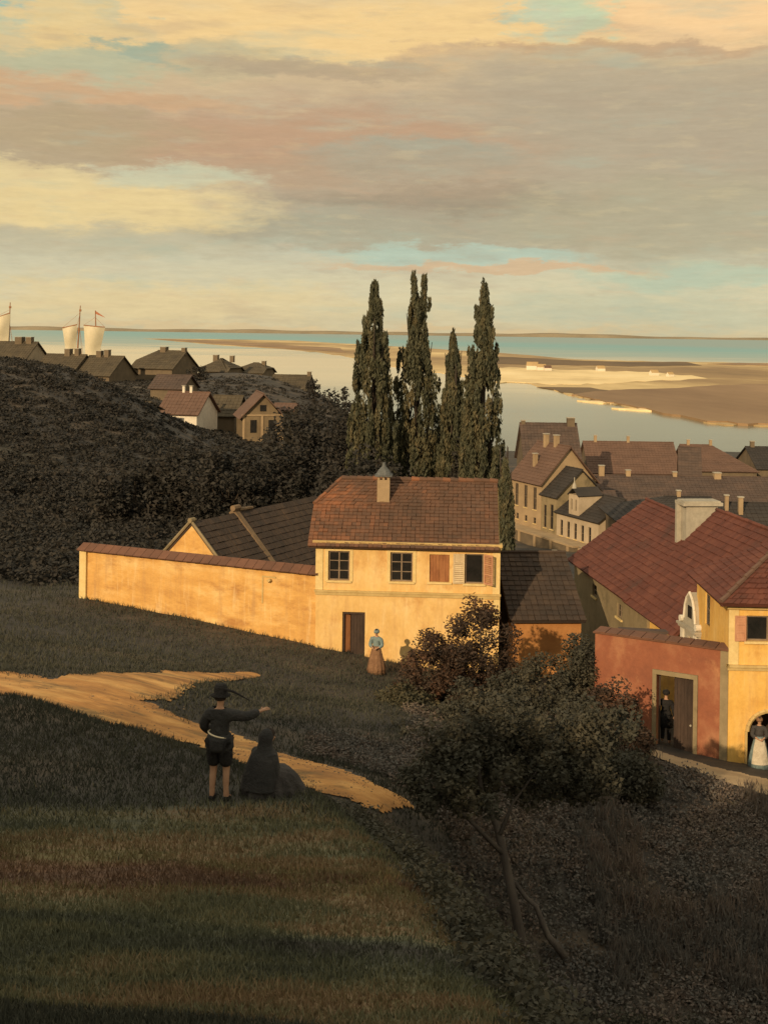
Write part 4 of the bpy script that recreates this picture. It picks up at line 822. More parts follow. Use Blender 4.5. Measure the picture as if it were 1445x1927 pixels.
hillhouse('small grey roofed house near the right end of the ridge', 462, 507, 683, 701, 258, 8, 'thatch', 'mudwall', chim=[(.8, .4, .8)], hipL=.5, hipR=.6)
hillhouse('long low olive roofed house at the right end of the ridge above the water', 518, 584, 706, 733, 232, 8, 'thatch', 'mudwall', yaw=R(-8), chim=[(.98, .7, .7)])
hillhouse('cottage with russet roof, white front wall and two white chimneys on the left slope', 322, 394, 738, 776, 158, 6.5, 'rustroof', 'white', yaw=R(-16), chim=[(.36, .8, .32), (.56, .8, .32)], chm='white', grp='cottages on the left slope')
# cottage whose gable end faces the viewer
ca = at(496, 740, 156); zb = at(496, 822, 156).z
e, r_, _ = house('hill_house', 'cottage with olive timber gable turned towards the viewer on the left slope', (ca.x - 2.6, ca.y + 8.0, zb), R(-90 + 12), 8.0, 5.2, at(496, 782, 156).z - zb, at(496, 742, 156).z - at(496, 782, 156).z, 'timberwall', 'rustroof', group='cottages on the left slope', over=.5, z_down=5)
e.location = (ca.x - 2.6 - 8 * math.cos(R(-78)) * 1, ca.y - 8 * math.sin(R(-78)), zb)
hw_ = at(496, 782, 156).z - zb
for k, y in enumerate((1.0, 3.3)): MB().box(8.004, 8.05, y, y + .8, hw_ - 2.2, hw_ - .6).build('window', M['glass'], e)
MB().box(8.004, 8.05, 2.2, 3.0, hw_ + .5, hw_ + 1.3).build('window', M['glass'], e)
for y in (.02, 4.9, 2.35): MB().box(8.003, 8.08, y, y + .28, -1, hw_ - .1).build('timber_post', M['tanwall'], e)
MB().box(8.003, 8.1, -.1, 5.3, hw_ - .08, hw_ + .1).build('timber_beam', M['tanwall'], e)
hillhouse('low brown roofed cottage with a sliver of wall, half sunk behind the russet cottage', 408, 455, 745, 780, 166, 6, 'thatch', 'mudwall', yaw=R(-10), grp='cottages on the left slope')
hillhouse('small russet roof showing right of the timber gable', 522, 556, 760, 772, 170, 5, 'rustroof', 'mudwall', yaw=R(-6), grp='cottages on the left slope')
hillhouse('tumbledown shed with grey white end wall below the ridge houses', 246, 284, 756, 772, 150, 5, 'thatch', 'palewall', yaw=R(-24), grp='cottages on the left slope')
hillhouse('dark brown roof squeezed below the large ridge house', 300, 360, 706, 730, 195, 7, 'browntile', 'mudwall', yaw=R(-12), grp='cottages on the left slope')

# hamlet on the far sandbank
for k, (px, py, sz, lab) in enumerate([(990, 696, 7, 'largest white cottage at the left of the far hamlet'), (1010, 697, 5.5, 'white cottage just right of the largest one in the far hamlet'), (1024, 697.5, 4.5, 'small white shed right of the two far cottages'), (1124, 699, 5, 'lone pale hut in the middle of the far sandbank'), (1226, 707, 5, 'pale boathouse on the right part of the far sandbank'), (1258, 709, 4, 'tiny pale hut farthest right on the sandbank')]):
    q = on_level(px, py, .4); s = q.y / 1000
    house('far_cottage', lab, (q.x, q.y, .35), R(-10 + 7 * k), sz * s * 1.3, sz * s, sz * s * .5, sz * s * .42, 'white', 'sand' if k != 2 else 'rustroof', cat='cottage', group='hamlet on the far sandbank', over=.1, z_down=.5)

# ------------------------------------------------------------------ ships behind the ridge
def sail_mesh(mb, a, b, c, d, belly, n=8):          # four corners, bulging along -y
    vs = []; a, b, c, d = map(Vector, (a, b, c, d))
    for i in range(n + 1):
        for j in range(n + 1):
            u, v_ = i / n, j / n; q = a.lerp(b, u).lerp(d.lerp(c, u), v_)
            q += Vector((0, -belly * math.sin(math.pi * u) * (.35 + .65 * math.sin(math.pi * min(1, v_ * 1.15 + .05)))+ .12 * math.sin(7 * u + 3 * v_), 0)); vs.append(q)
    back = [q + Vector((0, .05, 0)) for q in vs]; N = len(vs); fs = []
    for i in range(n):
        for j in range(n):
            k = i * (n + 1) + j; fs += [(k, k + n + 1, k + n + 2, k + 1), (k + N, k + 1 + N, k + n + 2 + N, k + n + 1 + N)]
    mb.add(vs + back, fs, .5); return mb
def ship(label, px, d, masts, length):
    q = at(px, 650, d); e = empty('sailing_ship', (q.x, d, 0), 0, label=label, cat='ship', group='ships behind the ridge')
    hb = MB(); n = 12; vs = []; fs = []
    for i in range(n + 1):
        t = i / n; x = (t - .5) * length; w_ = 2.6 * math.sin(math.pi * min(1, max(.03, t * .96 + .02))) ** .6; sh = 3.2 + 1.6 * (2 * t - 1) ** 2
        vs += [(x, -w_, sh), (x, -w_ * .8, .6), (x, 0, -.8), (x, w_ * .8, .6), (x, w_, sh)]
    for i in range(n):
        for k in range(5): fs.append((i * 5 + k, (i + 1) * 5 + k, (i + 1) * 5 + (k + 1) % 5, i * 5 + (k + 1) % 5))
    fs += [(0, 1, 2, 3, 4), tuple(n * 5 + k for k in (4, 3, 2, 1, 0))]
    hb.add(vs, fs); hb.build('hull', M['wood'], e)
    for mx, base_px, top_px, topy, sail, flag in masts:
        P = lambda x, y: ((at(x, y, d).x - q.x), at(x, y, d).z)
        x0, _ = P(base_px, 680); x1, z1 = P(top_px, topy)
        mo = MB().tube([(x0, 0, 1), (x0 + (x1 - x0) * .75, 0, 1 + (z1 - 1) * .75), (x1, 0, z1)], [.34, .26, .14], 8).build('mast', M['spar'], e)
        (ax_, ay_), (bx_, by_), (cx2, cy2), (dx_, dy_) = sail
        A, B, C, D = P(ax_, ay_), P(bx_, by_), P(cx2, cy2), P(dx_, dy_)
        so = sail_mesh(MB(), (A[0], -.6, A[1]), (B[0], -.6, B[1]), (C[0], -.5, C[1]), (D[0], -.5, D[1]), 1.4).build('sail', M['sail'], e, smooth=True)
        MB().tube([(A[0], -.75, A[1] + .2), ((A[0] + B[0]) / 2, -.75, (A[1] + B[1]) / 2 + .1), (B[0], -.75, B[1] + .25)], [.16, .26, .16], 7).build('yard', M['spar'], e)
        rg = MB()
        for tx in (x0 - 5.5, x0 - 4.2, x0 + 4.2, x0 + 5.5): rg.tube([(tx, 0, 3.4), (x0 + (x1 - x0) * .82, 0, 1 + (z1 - 1) * .82)], [.07, .05], 4)
        rg.tube([(A[0], -.75, A[1] + .2), (x1, 0, z1 - 2.4)], [.05, .05], 4); rg.tube([(B[0], -.75, B[1] + .2), (x1, 0, z1 - 2.4)], [.05, .05], 4); rg.build('rigging', M['spar'], mo)
        if flag:
            fx, fz = P(*flag); fl = MB(); fl.slab([(x1, 0, z1 - .1), (x1 + .1, 0, z1 - 1.2), (fx, .3, fz)], .06); fl.build('pennant', M['flag'], mo)
        else: MB().box(x1 - .35, x1 + .35, -.2, .2, z1 - 2.0, z1 - 1.3).build('masthead', M['spar'], mo)
ship('ship with one cream sail cut by the left edge, beyond the ridge', 8, 420, [(0, 14, 20, 569, ((-14, 602), (21, 590), (17, 648), (-16, 655)), None)], 24)
ship('two-masted ship with two cream sails and a red pennant, beyond the ridge', 162, 420, [(0, 141, 152, 575, ((119, 618), (147, 612), (144, 668), (124, 655)), None), (1, 187, 180, 584, ((159, 613), (199, 617), (187, 672), (162, 668)), (199, 598))], 28)
# ------------------------------------------------------------------ plants
def leaf_mesh(name, cen, rad, per, size, m, parent=None, kind=None, up=0.0, aspect=.55, seed=1, zclip=None):
    """many small leaf faces spread through the volume of many small clumps"""
    r = np.random.default_rng(seed); cen = np.asarray(cen, float); rad = np.asarray(rad, float); rad = rad[:, None] * np.ones(3) if rad.ndim == 1 else rad
    k = np.repeat(np.arange(len(cen)), per); N = len(k)
    d = r.normal(size=(N, 3)); d /= np.linalg.norm(d, axis=1)[:, None]
    pos = cen[k] + d * rad[k] * (r.uniform(.25, 1.08, N) ** .6)[:, None]
    if zclip is not None: pos[:, 2] = np.maximum(pos[:, 2], zclip)
    ax = r.normal(size=(N, 3)); ax[:, 2] = np.abs(ax[:, 2]) * .6 + up; ax /= np.linalg.norm(ax, axis=1)[:, None]
    nn = d * .8 + r.normal(size=(N, 3)) * .6; b = np.cross(nn, ax); b /= np.maximum(np.linalg.norm(b, axis=1), 1e-6)[:, None]
    sz = size * r.uniform(.55, 1.25, N)[:, None]
    V = np.stack([pos - ax * sz, pos + b * sz * aspect, pos + ax * sz, pos - b * sz * aspect], 1).reshape(-1, 3)
    me = bpy.data.meshes.new(name); me.vertices.add(4 * N); me.vertices.foreach_set('co', V.ravel().astype('f4'))
    me.loops.add(4 * N); me.loops.foreach_set('vertex_index', np.arange(4 * N, dtype='i4')); me.polygons.add(N)
    me.polygons.foreach_set('loop_start', np.arange(0, 4 * N, 4, dtype='i4')); me.polygons.foreach_set('loop_total', np.full(N, 4, dtype='i4'))
    ct = r.uniform(0, 1, len(cen)); t = np.clip(ct[k] * .7 + r.uniform(0, 1, N) * .3, 0, 1)
    a = me.attributes.new('tint', 'FLOAT', 'FACE'); a.data.foreach_set('value', t.astype('f4')); me.update(calc_edges=True)
    return link(name, me, m, parent, kind)

def crown_clumps(r, n, R_, zc, flat_=1.0, low=-1):
    o = []
    for _ in range(n):
        while True:
            d = r.uniform(-1, 1, 3); l = np.linalg.norm(d)
            if .45 < l < 1 and d[2] > low: break
        o.append((d[0] * R_[0] * (1 + .15 * math.sin(5 * math.atan2(d[1], d[0]))), d[1] * R_[1], zc + d[2] * R_[2]))
    return np.array(o)
def broad_tree(name, label, cat, loc, h, crown_r, zc, m, clumps=60, per=90, leaf=.12, clump_r=.5, bark='darkbark', lean=(0, 0), seed=1, group=None, low=-1, trunk_r=.16, limbs=7, kids=('trunk', 'crown')):
    r = np.random.default_rng(seed); e = empty(name, loc, 0, label=label, cat=cat, group=group)
    cc = crown_clumps(r, clumps, crown_r, zc, low=low); cc[:, 0] += lean[0]; cc[:, 1] += lean[1]
    tb = MB(); mid = Vector((lean[0] * .45 + .1, lean[1] * .5, zc * .45)); top = Vector((lean[0], lean[1], zc))
    tb.tube([(0, 0, -.5), Vector((.03, 0, zc * .12)), mid, top, top + Vector((0, 0, crown_r[2] * .55))], [trunk_r * 1.7, trunk_r * 1.1, trunk_r * .8, trunk_r * .5, .02], 8)
    for i in range(min(limbs, len(cc))):
        t_ = r.uniform(.45, 1); b0 = mid.lerp(top, (t_ - .45) / .55); q = Vector(cc[i]); mm = b0.lerp(q, .5) + Vector((0, 0, -.12 * (q - b0).length))
        tb.tube([b0, mm, q], [trunk_r * .42, trunk_r * .25, .015], 6)
    tb.build(kids[0], M[bark], e, smooth=True)
    leaf_mesh(kids[1], cc, np.full(len(cc), clump_r) * r.uniform(.7, 1.25, len(cc)), per, leaf, m, e, seed=seed)
    return e

# poplars behind the yellow house
def poplar(label, px, pyt, d, halfw, seed, prongs=1, low=None):
    r = np.random.default_rng(seed); q = at(px, pyt, d); zb = hz(q.x, d); H = q.z - zb
    e = empty('poplar', (q.x, d, zb), 0, label=label, cat='tree', group='poplars behind the yellow house')
    cen = []; rad = []
    W = halfw * d / F
    n = int(290 * H / 17)
    for _ in range(n):
        t = r.uniform(.06, 1) ** .85
        w_ = W * np.interp(t, [0, .12, .3, .5, .65, .8, .9, 1], [1.15, 1.22, 1.2, 1.14, .98, .62, .38, .12])
        a = r.uniform(0, 6.28); k = r.uniform(.25, 1) ** .5
        px_ = 0
        if prongs > 1 and t > .72: px_ = (1 if r.random() < .5 else -1) * W * .30 * (t - .6) * 2.2; k *= .55
        cen.append((math.cos(a) * w_ * k + px_, math.sin(a) * w_ * k, t * H * (1 if px_ <= 0 else .985))); s = (.42 if t < .75 else .26) * r.uniform(.6, 1.2)
        rad.append((s * .52, s * .52, s * 2.3))
    for _ in range(16):                                   # loose sprigs standing off the outline
        t = r.uniform(.25, .95); a = r.choice([0, math.pi]) + r.normal() * .5; w_ = W * np.interp(t, [0, .3, .5, .8, 1], [1.2, 1.3, 1.2, .8, .25])
        cen.append((math.cos(a) * w_, math.sin(a) * w_, t * H)); rad.append((.13, .13, .5))
    leaf_mesh('crown', cen, rad, 70, .17, M['leaf_pop'], e, up=2.2, aspect=.36, seed=seed)
    tb = MB(); tb.tube([(0, 0, -.5), (0, 0, H * .4), (.05, 0, H * .93)], [.34, .22, .03], 8)
    for _ in range(14):
        z0_ = r.uniform(.06, .7) * H; a = r.uniform(0, 6.28); l = r.uniform(.5, .95) * W; tb.tube([(0, 0, z0_), (math.cos(a) * l * .7, math.sin(a) * l * .7, z0_ + 1.4), (math.cos(a) * l, math.sin(a) * l, z0_ + 3.6)], [.09, .06, .02], 5)
    tb.build('trunk', M['darkbark'], e, smooth=True); return e
poplar('leftmost tall poplar with ragged tip, behind the yellow house chimney', 705, 540, 80, 37, 11)
poplar('tallest poplar with a forked tip, second from the left', 788, 521, 82, 39, 12, prongs=2)
poplar('short slim poplar between two tall ones', 853, 632, 81, 21, 13)
poplar('tall pointed poplar at the right end of the row', 911, 541, 77, 32, 14)
poplar('low dark poplar spire tucked against the rightmost tall poplar', 884, 742, 79, 15, 15)
poplar('dark narrow tree beside the right gable of the yellow house', 951, 880, 70, 13, 16)

# dark trees between the hill cottages and the poplars
for k, (px, py, d, rx, rz_, lab) in enumerate([(618, 745, 92, 2.6, 3.6, 'dark bushy tree right of the long ridge roof, next to the leftmost poplar'), (566, 770, 88, 2.6, 3.4, 'dark round tree below the small russet roof'), (655, 765, 84, 1.8, 4.0, 'dark upright tree touching the leftmost poplar'),
                                         (742, 772, 86, 1.5, 4.2, 'dark small tree filling the gap between the two leftmost poplars'), (520, 830, 82, 3.0, 2.8, 'dark spreading tree below the timber gabled cottage'), (430, 850, 80, 3.0, 2.6, 'dark tree behind the outbuilding roofs'), (828, 800, 84, 1.6, 3.4, 'low dark tree behind the right half of the yellow house roof'), (672, 850, 76, 2.6, 2.6, 'dark tree rising behind the yellow house chimney'), (888, 815, 80, 1.4, 3.4, 'dark tree at the foot of the rightmost tall poplar'),
                                         (340, 850, 84, 3.0, 2.2, 'dark tree below the russet roofed cottage'), (255, 870, 84, 3.4, 2.4, 'broad dark tree on the slope above the garden wall')]):
    q = at(px, py, d); zb = hz(q.x, d); H = q.z - zb
    broad_tree('dark_tree', lab, 'tree', (q.x, d, zb), H, (rx, rx, min(rz_, H * .48)), H - min(rz_, H * .48), M['leaf_wood'], clumps=70, per=70, leaf=.17, clump_r=.75, seed=30 + k, group='dark trees on the slope behind the houses', trunk_r=.2)
# bushes on the edge of the hill, near the water
for k, (px, py, d, lab) in enumerate([(648, 722, 120, 'wispy small tree against the pale water, left of the poplars'), (590, 712, 224, 'dark round bush at the end of the ridge'), (372, 690, 228, 'dark bush beside the large ridge house gable')]):
    q = at(px, py, d); zb = min(hz(q.x, d), q.z - 2); H = q.z - zb
    broad_tree('small_tree', lab, 'tree', (q.x, d, zb), H, (1.0 + .5 * k, 1.0 + .5 * k, H * .45), H * .55, M['leaf_wood'], clumps=24, per=40, leaf=.2, clump_r=.5, seed=60 + k, trunk_r=.12)

# the wooded garden slope on the left: one mass of scrub nobody could count
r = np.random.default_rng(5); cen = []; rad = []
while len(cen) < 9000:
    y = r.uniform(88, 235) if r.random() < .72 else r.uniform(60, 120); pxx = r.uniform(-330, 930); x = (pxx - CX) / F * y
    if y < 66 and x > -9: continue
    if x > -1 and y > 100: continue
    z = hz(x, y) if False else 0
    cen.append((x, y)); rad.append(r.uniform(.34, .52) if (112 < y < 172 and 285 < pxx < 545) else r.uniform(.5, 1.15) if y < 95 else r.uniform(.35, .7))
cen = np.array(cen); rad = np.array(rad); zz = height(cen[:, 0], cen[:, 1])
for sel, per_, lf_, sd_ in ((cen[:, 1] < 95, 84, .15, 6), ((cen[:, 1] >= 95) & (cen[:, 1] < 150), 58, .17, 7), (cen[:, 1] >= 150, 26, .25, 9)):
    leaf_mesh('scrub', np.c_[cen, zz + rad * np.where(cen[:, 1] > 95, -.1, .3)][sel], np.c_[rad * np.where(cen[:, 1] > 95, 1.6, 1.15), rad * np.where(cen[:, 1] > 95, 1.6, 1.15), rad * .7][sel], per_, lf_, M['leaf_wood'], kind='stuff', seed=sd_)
# foreground gully: low dark scrub
cen = []; rad = []
while len(cen) < 5200:
    y = r.uniform(8.5, 41); pxx = r.uniform(600, 1500); x = (pxx - CX) / F * y; 
    cen.append((x, y)); rad.append(r.uniform(.16, .40))
cen = np.array(cen); rad = np.array(rad); zz = height(cen[:, 0], cen[:, 1])
# keep clear of the lit road and the front of the houses
rp = [g(1150, 1400, 30), g(1240, 1422, 30), g(1330, 1448, 30), g(1445, 1484, 30), g(1640, 1540, 25)]
dr = seg_dist(cen[:, 0], cen[:, 1], rp, [1, 1, 1, 1, 1]); pp_ = [g(400, 1392, 24), g(520, 1432, 23), g(620, 1468, 23), g(700, 1494, 23)]
dp = seg_dist(cen[:, 0], cen[:, 1], pp_, [1, 1, 1, 1]); side = cen[:, 1] < np.interp(cen[:, 0], [q[0] for q in rp], [q[1] for q in rp])
ok = (dr > 1.25) & (dp > 1.7) & (side | (cen[:, 0] < 6.8)) & (cen[:, 0] > np.interp(cen[:, 1], [0, 9.5, 13, 15.5, 17.5, 20, 24], [1.8, .8, .3, -.2, -.8, -1.5, -2.5]) + .25) & ~((cen[:, 1] > 34) & (cen[:, 0] < 1))
nr = cen[:, 1] < 25
for sel, per_, lf_, sd_ in ((ok & ~nr, 80, .05, 8), (ok & nr, 95, .036, 9)):
    leaf_mesh('scrub', np.c_[cen, zz + rad * .25][sel], np.c_[rad * 1.2, rad * 1.2, rad * .55][sel], per_, lf_, M['leaf_gully'] if sd_ == 8 else M['leaf_dark'], kind='stuff', seed=sd_)
rk = ok & (cen[:, 0] > 5) & (lumps(cen[:, 0], cen[:, 1], .8, 77) > -.05)
leaf_mesh('tall_grass', np.c_[cen, zz + .25][rk], np.c_[rad * .8, rad * .8, rad * 1.1][rk], 30, .16, M['leaf_gully'], kind='stuff', up=3.0, aspect=.07, seed=10)

# the tree in the gully with the pale trunk, and the bushes round it
tq = on_ground(985, 1790, 18, 40)
TT = empty('gully_tree', (tq.x, tq.y, tq.z), 0, label='dark spreading tree with a pale crooked trunk in the gully, right foreground', cat='tree')
P_ = lambda px, py, dd=0: at(px, py, tq.y + dd) - tq
tb = MB(); tb.tube([P_(992, 1830), P_(978, 1760), P_(965, 1690), P_(948, 1610), P_(934, 1552, .1), P_(905, 1490, .2), P_(900, 1430, .3)], [.15, .12, .10, .09, .085, .06, .03], 9)
tb.tube([P_(1062, 1800, -.1), P_(1030, 1760), P_(1008, 1705), P_(990, 1690, .1), P_(968, 1660, .1)], [.09, .07, .055, .05, .05], 8)
tb.tube([P_(940, 1570), P_(965, 1510, .3), P_(1010, 1450, .6)], [.055, .035, .015], 7); tb.tube([P_(950, 1610), P_(880, 1540, -.3), P_(820, 1490, -.4)], [.06, .04, .02], 7)
tb.build('trunk', M['bark'], TT, smooth=True)
r = np.random.default_rng(40); cc = []; rr = []
for px, py, dd, sp, n in [(900, 1460, 0, 1.15, 20), (1000, 1440, .8, 1.2, 22), (1090, 1430, 1.2, 1.1, 20), (820, 1470, -.3, .8, 12), (960, 1380, .8, 1.1, 18), (1120, 1370, 1.5, 1.0, 16), (860, 1400, .6, .9, 14)]:
    for _ in range(n):
        d = r.normal(size=3); d *= sp * r.uniform(.3, 1) ** .5 / np.linalg.norm(d); q = P_(px, py, dd); cc.append((q.x + d[0], q.y + d[1] * .9, q.z + d[2] * .62)); rr.append(r.uniform(.22, .42))
leaf_mesh('crown', cc, rr, 170, .062, M['leaf_dark'], TT, seed=41)
for k, (px, py, d, rx, rz_, m, lab) in enumerate([(905, 1125, 44.5, 1.35, 1.9, 'leaf_red', 'russet topped bush standing before the right end of the yellow house'),
        (815, 1195, 43.5, 1.25, 1.35, 'leaf_red', 'russet and olive bush left of the taller russet topped one'), (1000, 1240, 42.0, 1.5, 1.6, 'leaf_dark', 'dark bush in front of the orange lean-to wall'),
        (1090, 1195, 42.8, 1.05, 2.0, 'leaf_dark', 'dark upright bush covering the left end of the red gate wall'), (1150, 1290, 38.5, .95, 1.3, 'leaf_red', 'russet fringed bush casting shade on the red gate wall'), (900, 1290, 40, 1.9, 1.5, 'leaf_dark', 'broad dark bush in the centre of the thicket below the yellow house'),
        (760, 1300, 42.0, 1.0, .8, 'leaf_olive', 'low olive bush at the left edge of the thicket'), (1060, 1330, 37, 1.7, 1.5, 'leaf_dark', 'dark rounded bush left of the gateway'), (1180, 1370, 37.8, .6, .5, 'leaf_red', 'small russet bush at the foot of the red gate wall'), (960, 1395, 34, 1.6, .9, 'leaf_olive', 'low olive bush on the near side of the thicket'), (765, 1385, 36, 1.3, .8, 'leaf_dark', 'low dark bush above the right end of the path'), (1180, 1425, 34.5, .9, .55, 'leaf_dark', 'low dark bush beside the lit road'), (850, 1440, 32, .9, .5, 'leaf_olive', 'small olive bush left of the gully tree trunk')]):
    q = at(px, py, d); zb = min(hz(q.x, d), q.z - rz_ * 1.3); H = q.z - zb
    broad_tree('bush', lab, 'bush', (q.x, d, zb), H, (rx, rx, rz_), H - rz_, M[m], clumps=70, per=150, leaf=.066, clump_r=.36, seed=80 + k, group='bushes of the thicket below the yellow house', trunk_r=.06, limbs=10, kids=('stems', 'foliage'))

# unseen trees added behind the viewer, tops shaped to keep the foreground in shade
for k, (x, y, zt) in enumerate([(-35, -10, 36.5), (-31.5, -9.5, 36.8), (-28, -9, 36.6), (-25, -9.5, 36.9), (-22, -9, 36.6), (-18.5, -9.5, 36.7), (-15, -9, 35.6), (-10.5, -11, 37), (-5, -14, 38.2), (0, -18, 38), (-30, -15, 37.8), (-24, -15, 38.0), (-18, -15, 37.8), (-12, -18, 38.8), (8, -22, 37.5)]):
    zb = hz(x, y); H = zt - zb
    broad_tree('shade_tree', 'unseen dense tree added behind the viewer to shade the foreground', 'tree', (x, y, zb), H, (2.7, 3.0, H * .46), H * .56, M['leaf_dark'], clumps=80, per=55, leaf=.30, clump_r=.9, seed=200 + k, group='added row of unseen shade trees', trunk_r=.3)

# grass on the knoll and the slope
def grass(name, n, px0, px1, y0, y1, h0, h1, m, seed, mask=None):
    r = np.random.default_rng(seed); y = np.exp(r.uniform(np.log(y0), np.log(y1), n)); x = (r.uniform(px0, px1, n) - CX) / F * y
    dens = lumps(x, y, .9, seed) + .6 * lumps(x, y, 2.6, seed + 1); k = r.uniform(-1.2, .5, n) < dens + .15
    x, y = x[k], y[k]
    if mask is not None: k = mask(x, y); x, y = x[k], y[k]
    z = height(x, y); N = len(x)
    h = r.uniform(h0, h1, N) * (y / 12) ** .5; a = r.uniform(0, 6.28, N); w_ = h * .09 + .004; le = r.normal(size=(N, 2)) * .45
    V = np.empty((N, 3, 3)); V[:, 0] = np.c_[x - np.cos(a) * w_, y - np.sin(a) * w_, z - .01]; V[:, 1] = np.c_[x + np.cos(a) * w_, y + np.sin(a) * w_, z - .01]; V[:, 2] = np.c_[x + le[:, 0] * h, y + le[:, 1] * h, z + h]
    me = bpy.data.meshes.new(name); me.from_pydata(V.reshape(-1, 3).tolist(), [], np.arange(3 * N).reshape(-1, 3).tolist())
    t = me.attributes.new('tint', 'FLOAT', 'FACE'); t.data.foreach_set('value', r.uniform(0, 1, N).astype('f4')); return link(name, me, m, kind='stuff')
pl = [(g(-260, 1295, 24), 2.3), (g(0, 1300, 24), 2.3), (g(130, 1322, 24), 2.1), (g(240, 1345, 24), 1.6), (g(400, 1392, 24), 1.25), (g(520, 1432, 23), 1.3), (g(620, 1468, 23), 1.3), (g(700, 1494, 23), .7)]
fpl = [(g(100, 1300, 24), 1.3), (g(240, 1290, 24), 1.2), (g(350, 1275, 24), .7), (g(470, 1270, 24), .4)]
offp = lambda x, y: (seg_dist(x, y, [q for q, _ in pl], [w_ for _, w_ in pl]) + .5 * lumps(x, y, 2.4, 55) + np.random.default_rng(len(x)).normal(0, .13, len(x)) > .84) & (seg_dist(x, y, [q for q, _ in fpl], [w_ for _, w_ in fpl]) > .9) & (seg_dist(x, y, rp, [.6, .7, .8, .9, 1]) > 1)
r = np.random.default_rng(91); pb = MB()
for (c0, w0), (c1, w1) in zip(pl[:-1], pl[1:]):
    for _ in range(260):
        t = r.uniform(); px_, py_ = c0[0] + (c1[0] - c0[0]) * t + r.normal() * .1, c0[1] + (c1[1] - c0[1]) * t + r.normal() * .55 * w0
        zz_ = None; sz = r.uniform(.008, .026) * (1.8 if r.random() < .05 else 1); pb.v += [(px_ + sz * a_, py_ + sz * b_, sz * c__) for a_, b_, c__ in ((1, .2, 0), (-.2, 1, 0), (-1, -.1, 0), (.1, -1, 0), (.1, .1, .7))]
        k = len(pb.v) - 5; pb.f += [(k, k + 1, k + 4), (k + 1, k + 2, k + 4), (k + 2, k + 3, k + 4), (k + 3, k, k + 4)]; pb.t += [r.uniform()] * 4
zz_ = height([q[0] for q in pb.v], [q[1] for q in pb.v]); pb.v = [(q[0], q[1], q[2] + h_ + .035) for q, h_ in zip(pb.v, zz_)]
pb.build('pebbles', M['mudwall'], kind='stuff')
crest = lambda x, y: y + .9 * lumps(x, y, .9, 9) + .25 * np.minimum(0, -x - 3) + np.random.default_rng(len(x)).normal(0, .8, len(x)) > 16.3  # blades on the crest take the dark colour to imitate shade
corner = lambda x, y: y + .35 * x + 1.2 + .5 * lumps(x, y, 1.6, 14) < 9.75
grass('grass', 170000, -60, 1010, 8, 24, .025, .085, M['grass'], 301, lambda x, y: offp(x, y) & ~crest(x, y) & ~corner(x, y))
grass('grass', 170000, -60, 1010, 8, 24, .025, .085, M['heath_and_shade'], 301, lambda x, y: offp(x, y) & (crest(x, y) | corner(x, y)))
grass('grass', 105000, -60, 900, 24, 61, .03, .10, M['heath_and_shade'], 302, offp)
# ------------------------------------------------------------------ people
def skin_mesh(name, joints, bones, mat_, root, parent=None, sub=2):
    """one continuous surface grown round a skeleton; joints = name -> (x, y, z, radius[, radius2])"""
    ks = list(joints); ix = {k: i for i, k in enumerate(ks)}
    me = bpy.data.meshes.new(name); me.from_pydata([joints[k][:3] for k in ks], [(ix[a], ix[b]) for a, b in bones], [])
    o = bpy.data.objects.new(name, me); COL.objects.link(o)
    md = o.modifiers.new('skin', 'SKIN'); md.use_smooth_shade = True
    for k in ks:
        d = me.skin_vertices[0].data[ix[k]]; rr = joints[k][3:]; d.radius = (rr[0], rr[-1]); d.use_root = (k == root)
    o.modifiers.new('sub', 'SUBSURF').levels = sub
    dg = bpy.context.evaluated_depsgraph_get(); dg.update()
    m2 = bpy.data.meshes.new_from_object(o.evaluated_get(dg)); bpy.data.objects.remove(o); bpy.data.meshes.remove(me)
    m2.name = name; m2.polygons.foreach_set('use_smooth', [True] * len(m2.polygons)); m2.materials.clear()
    return link(name, m2, mat_, parent)
def chain(*ks): return list(zip(ks, ks[1:]))
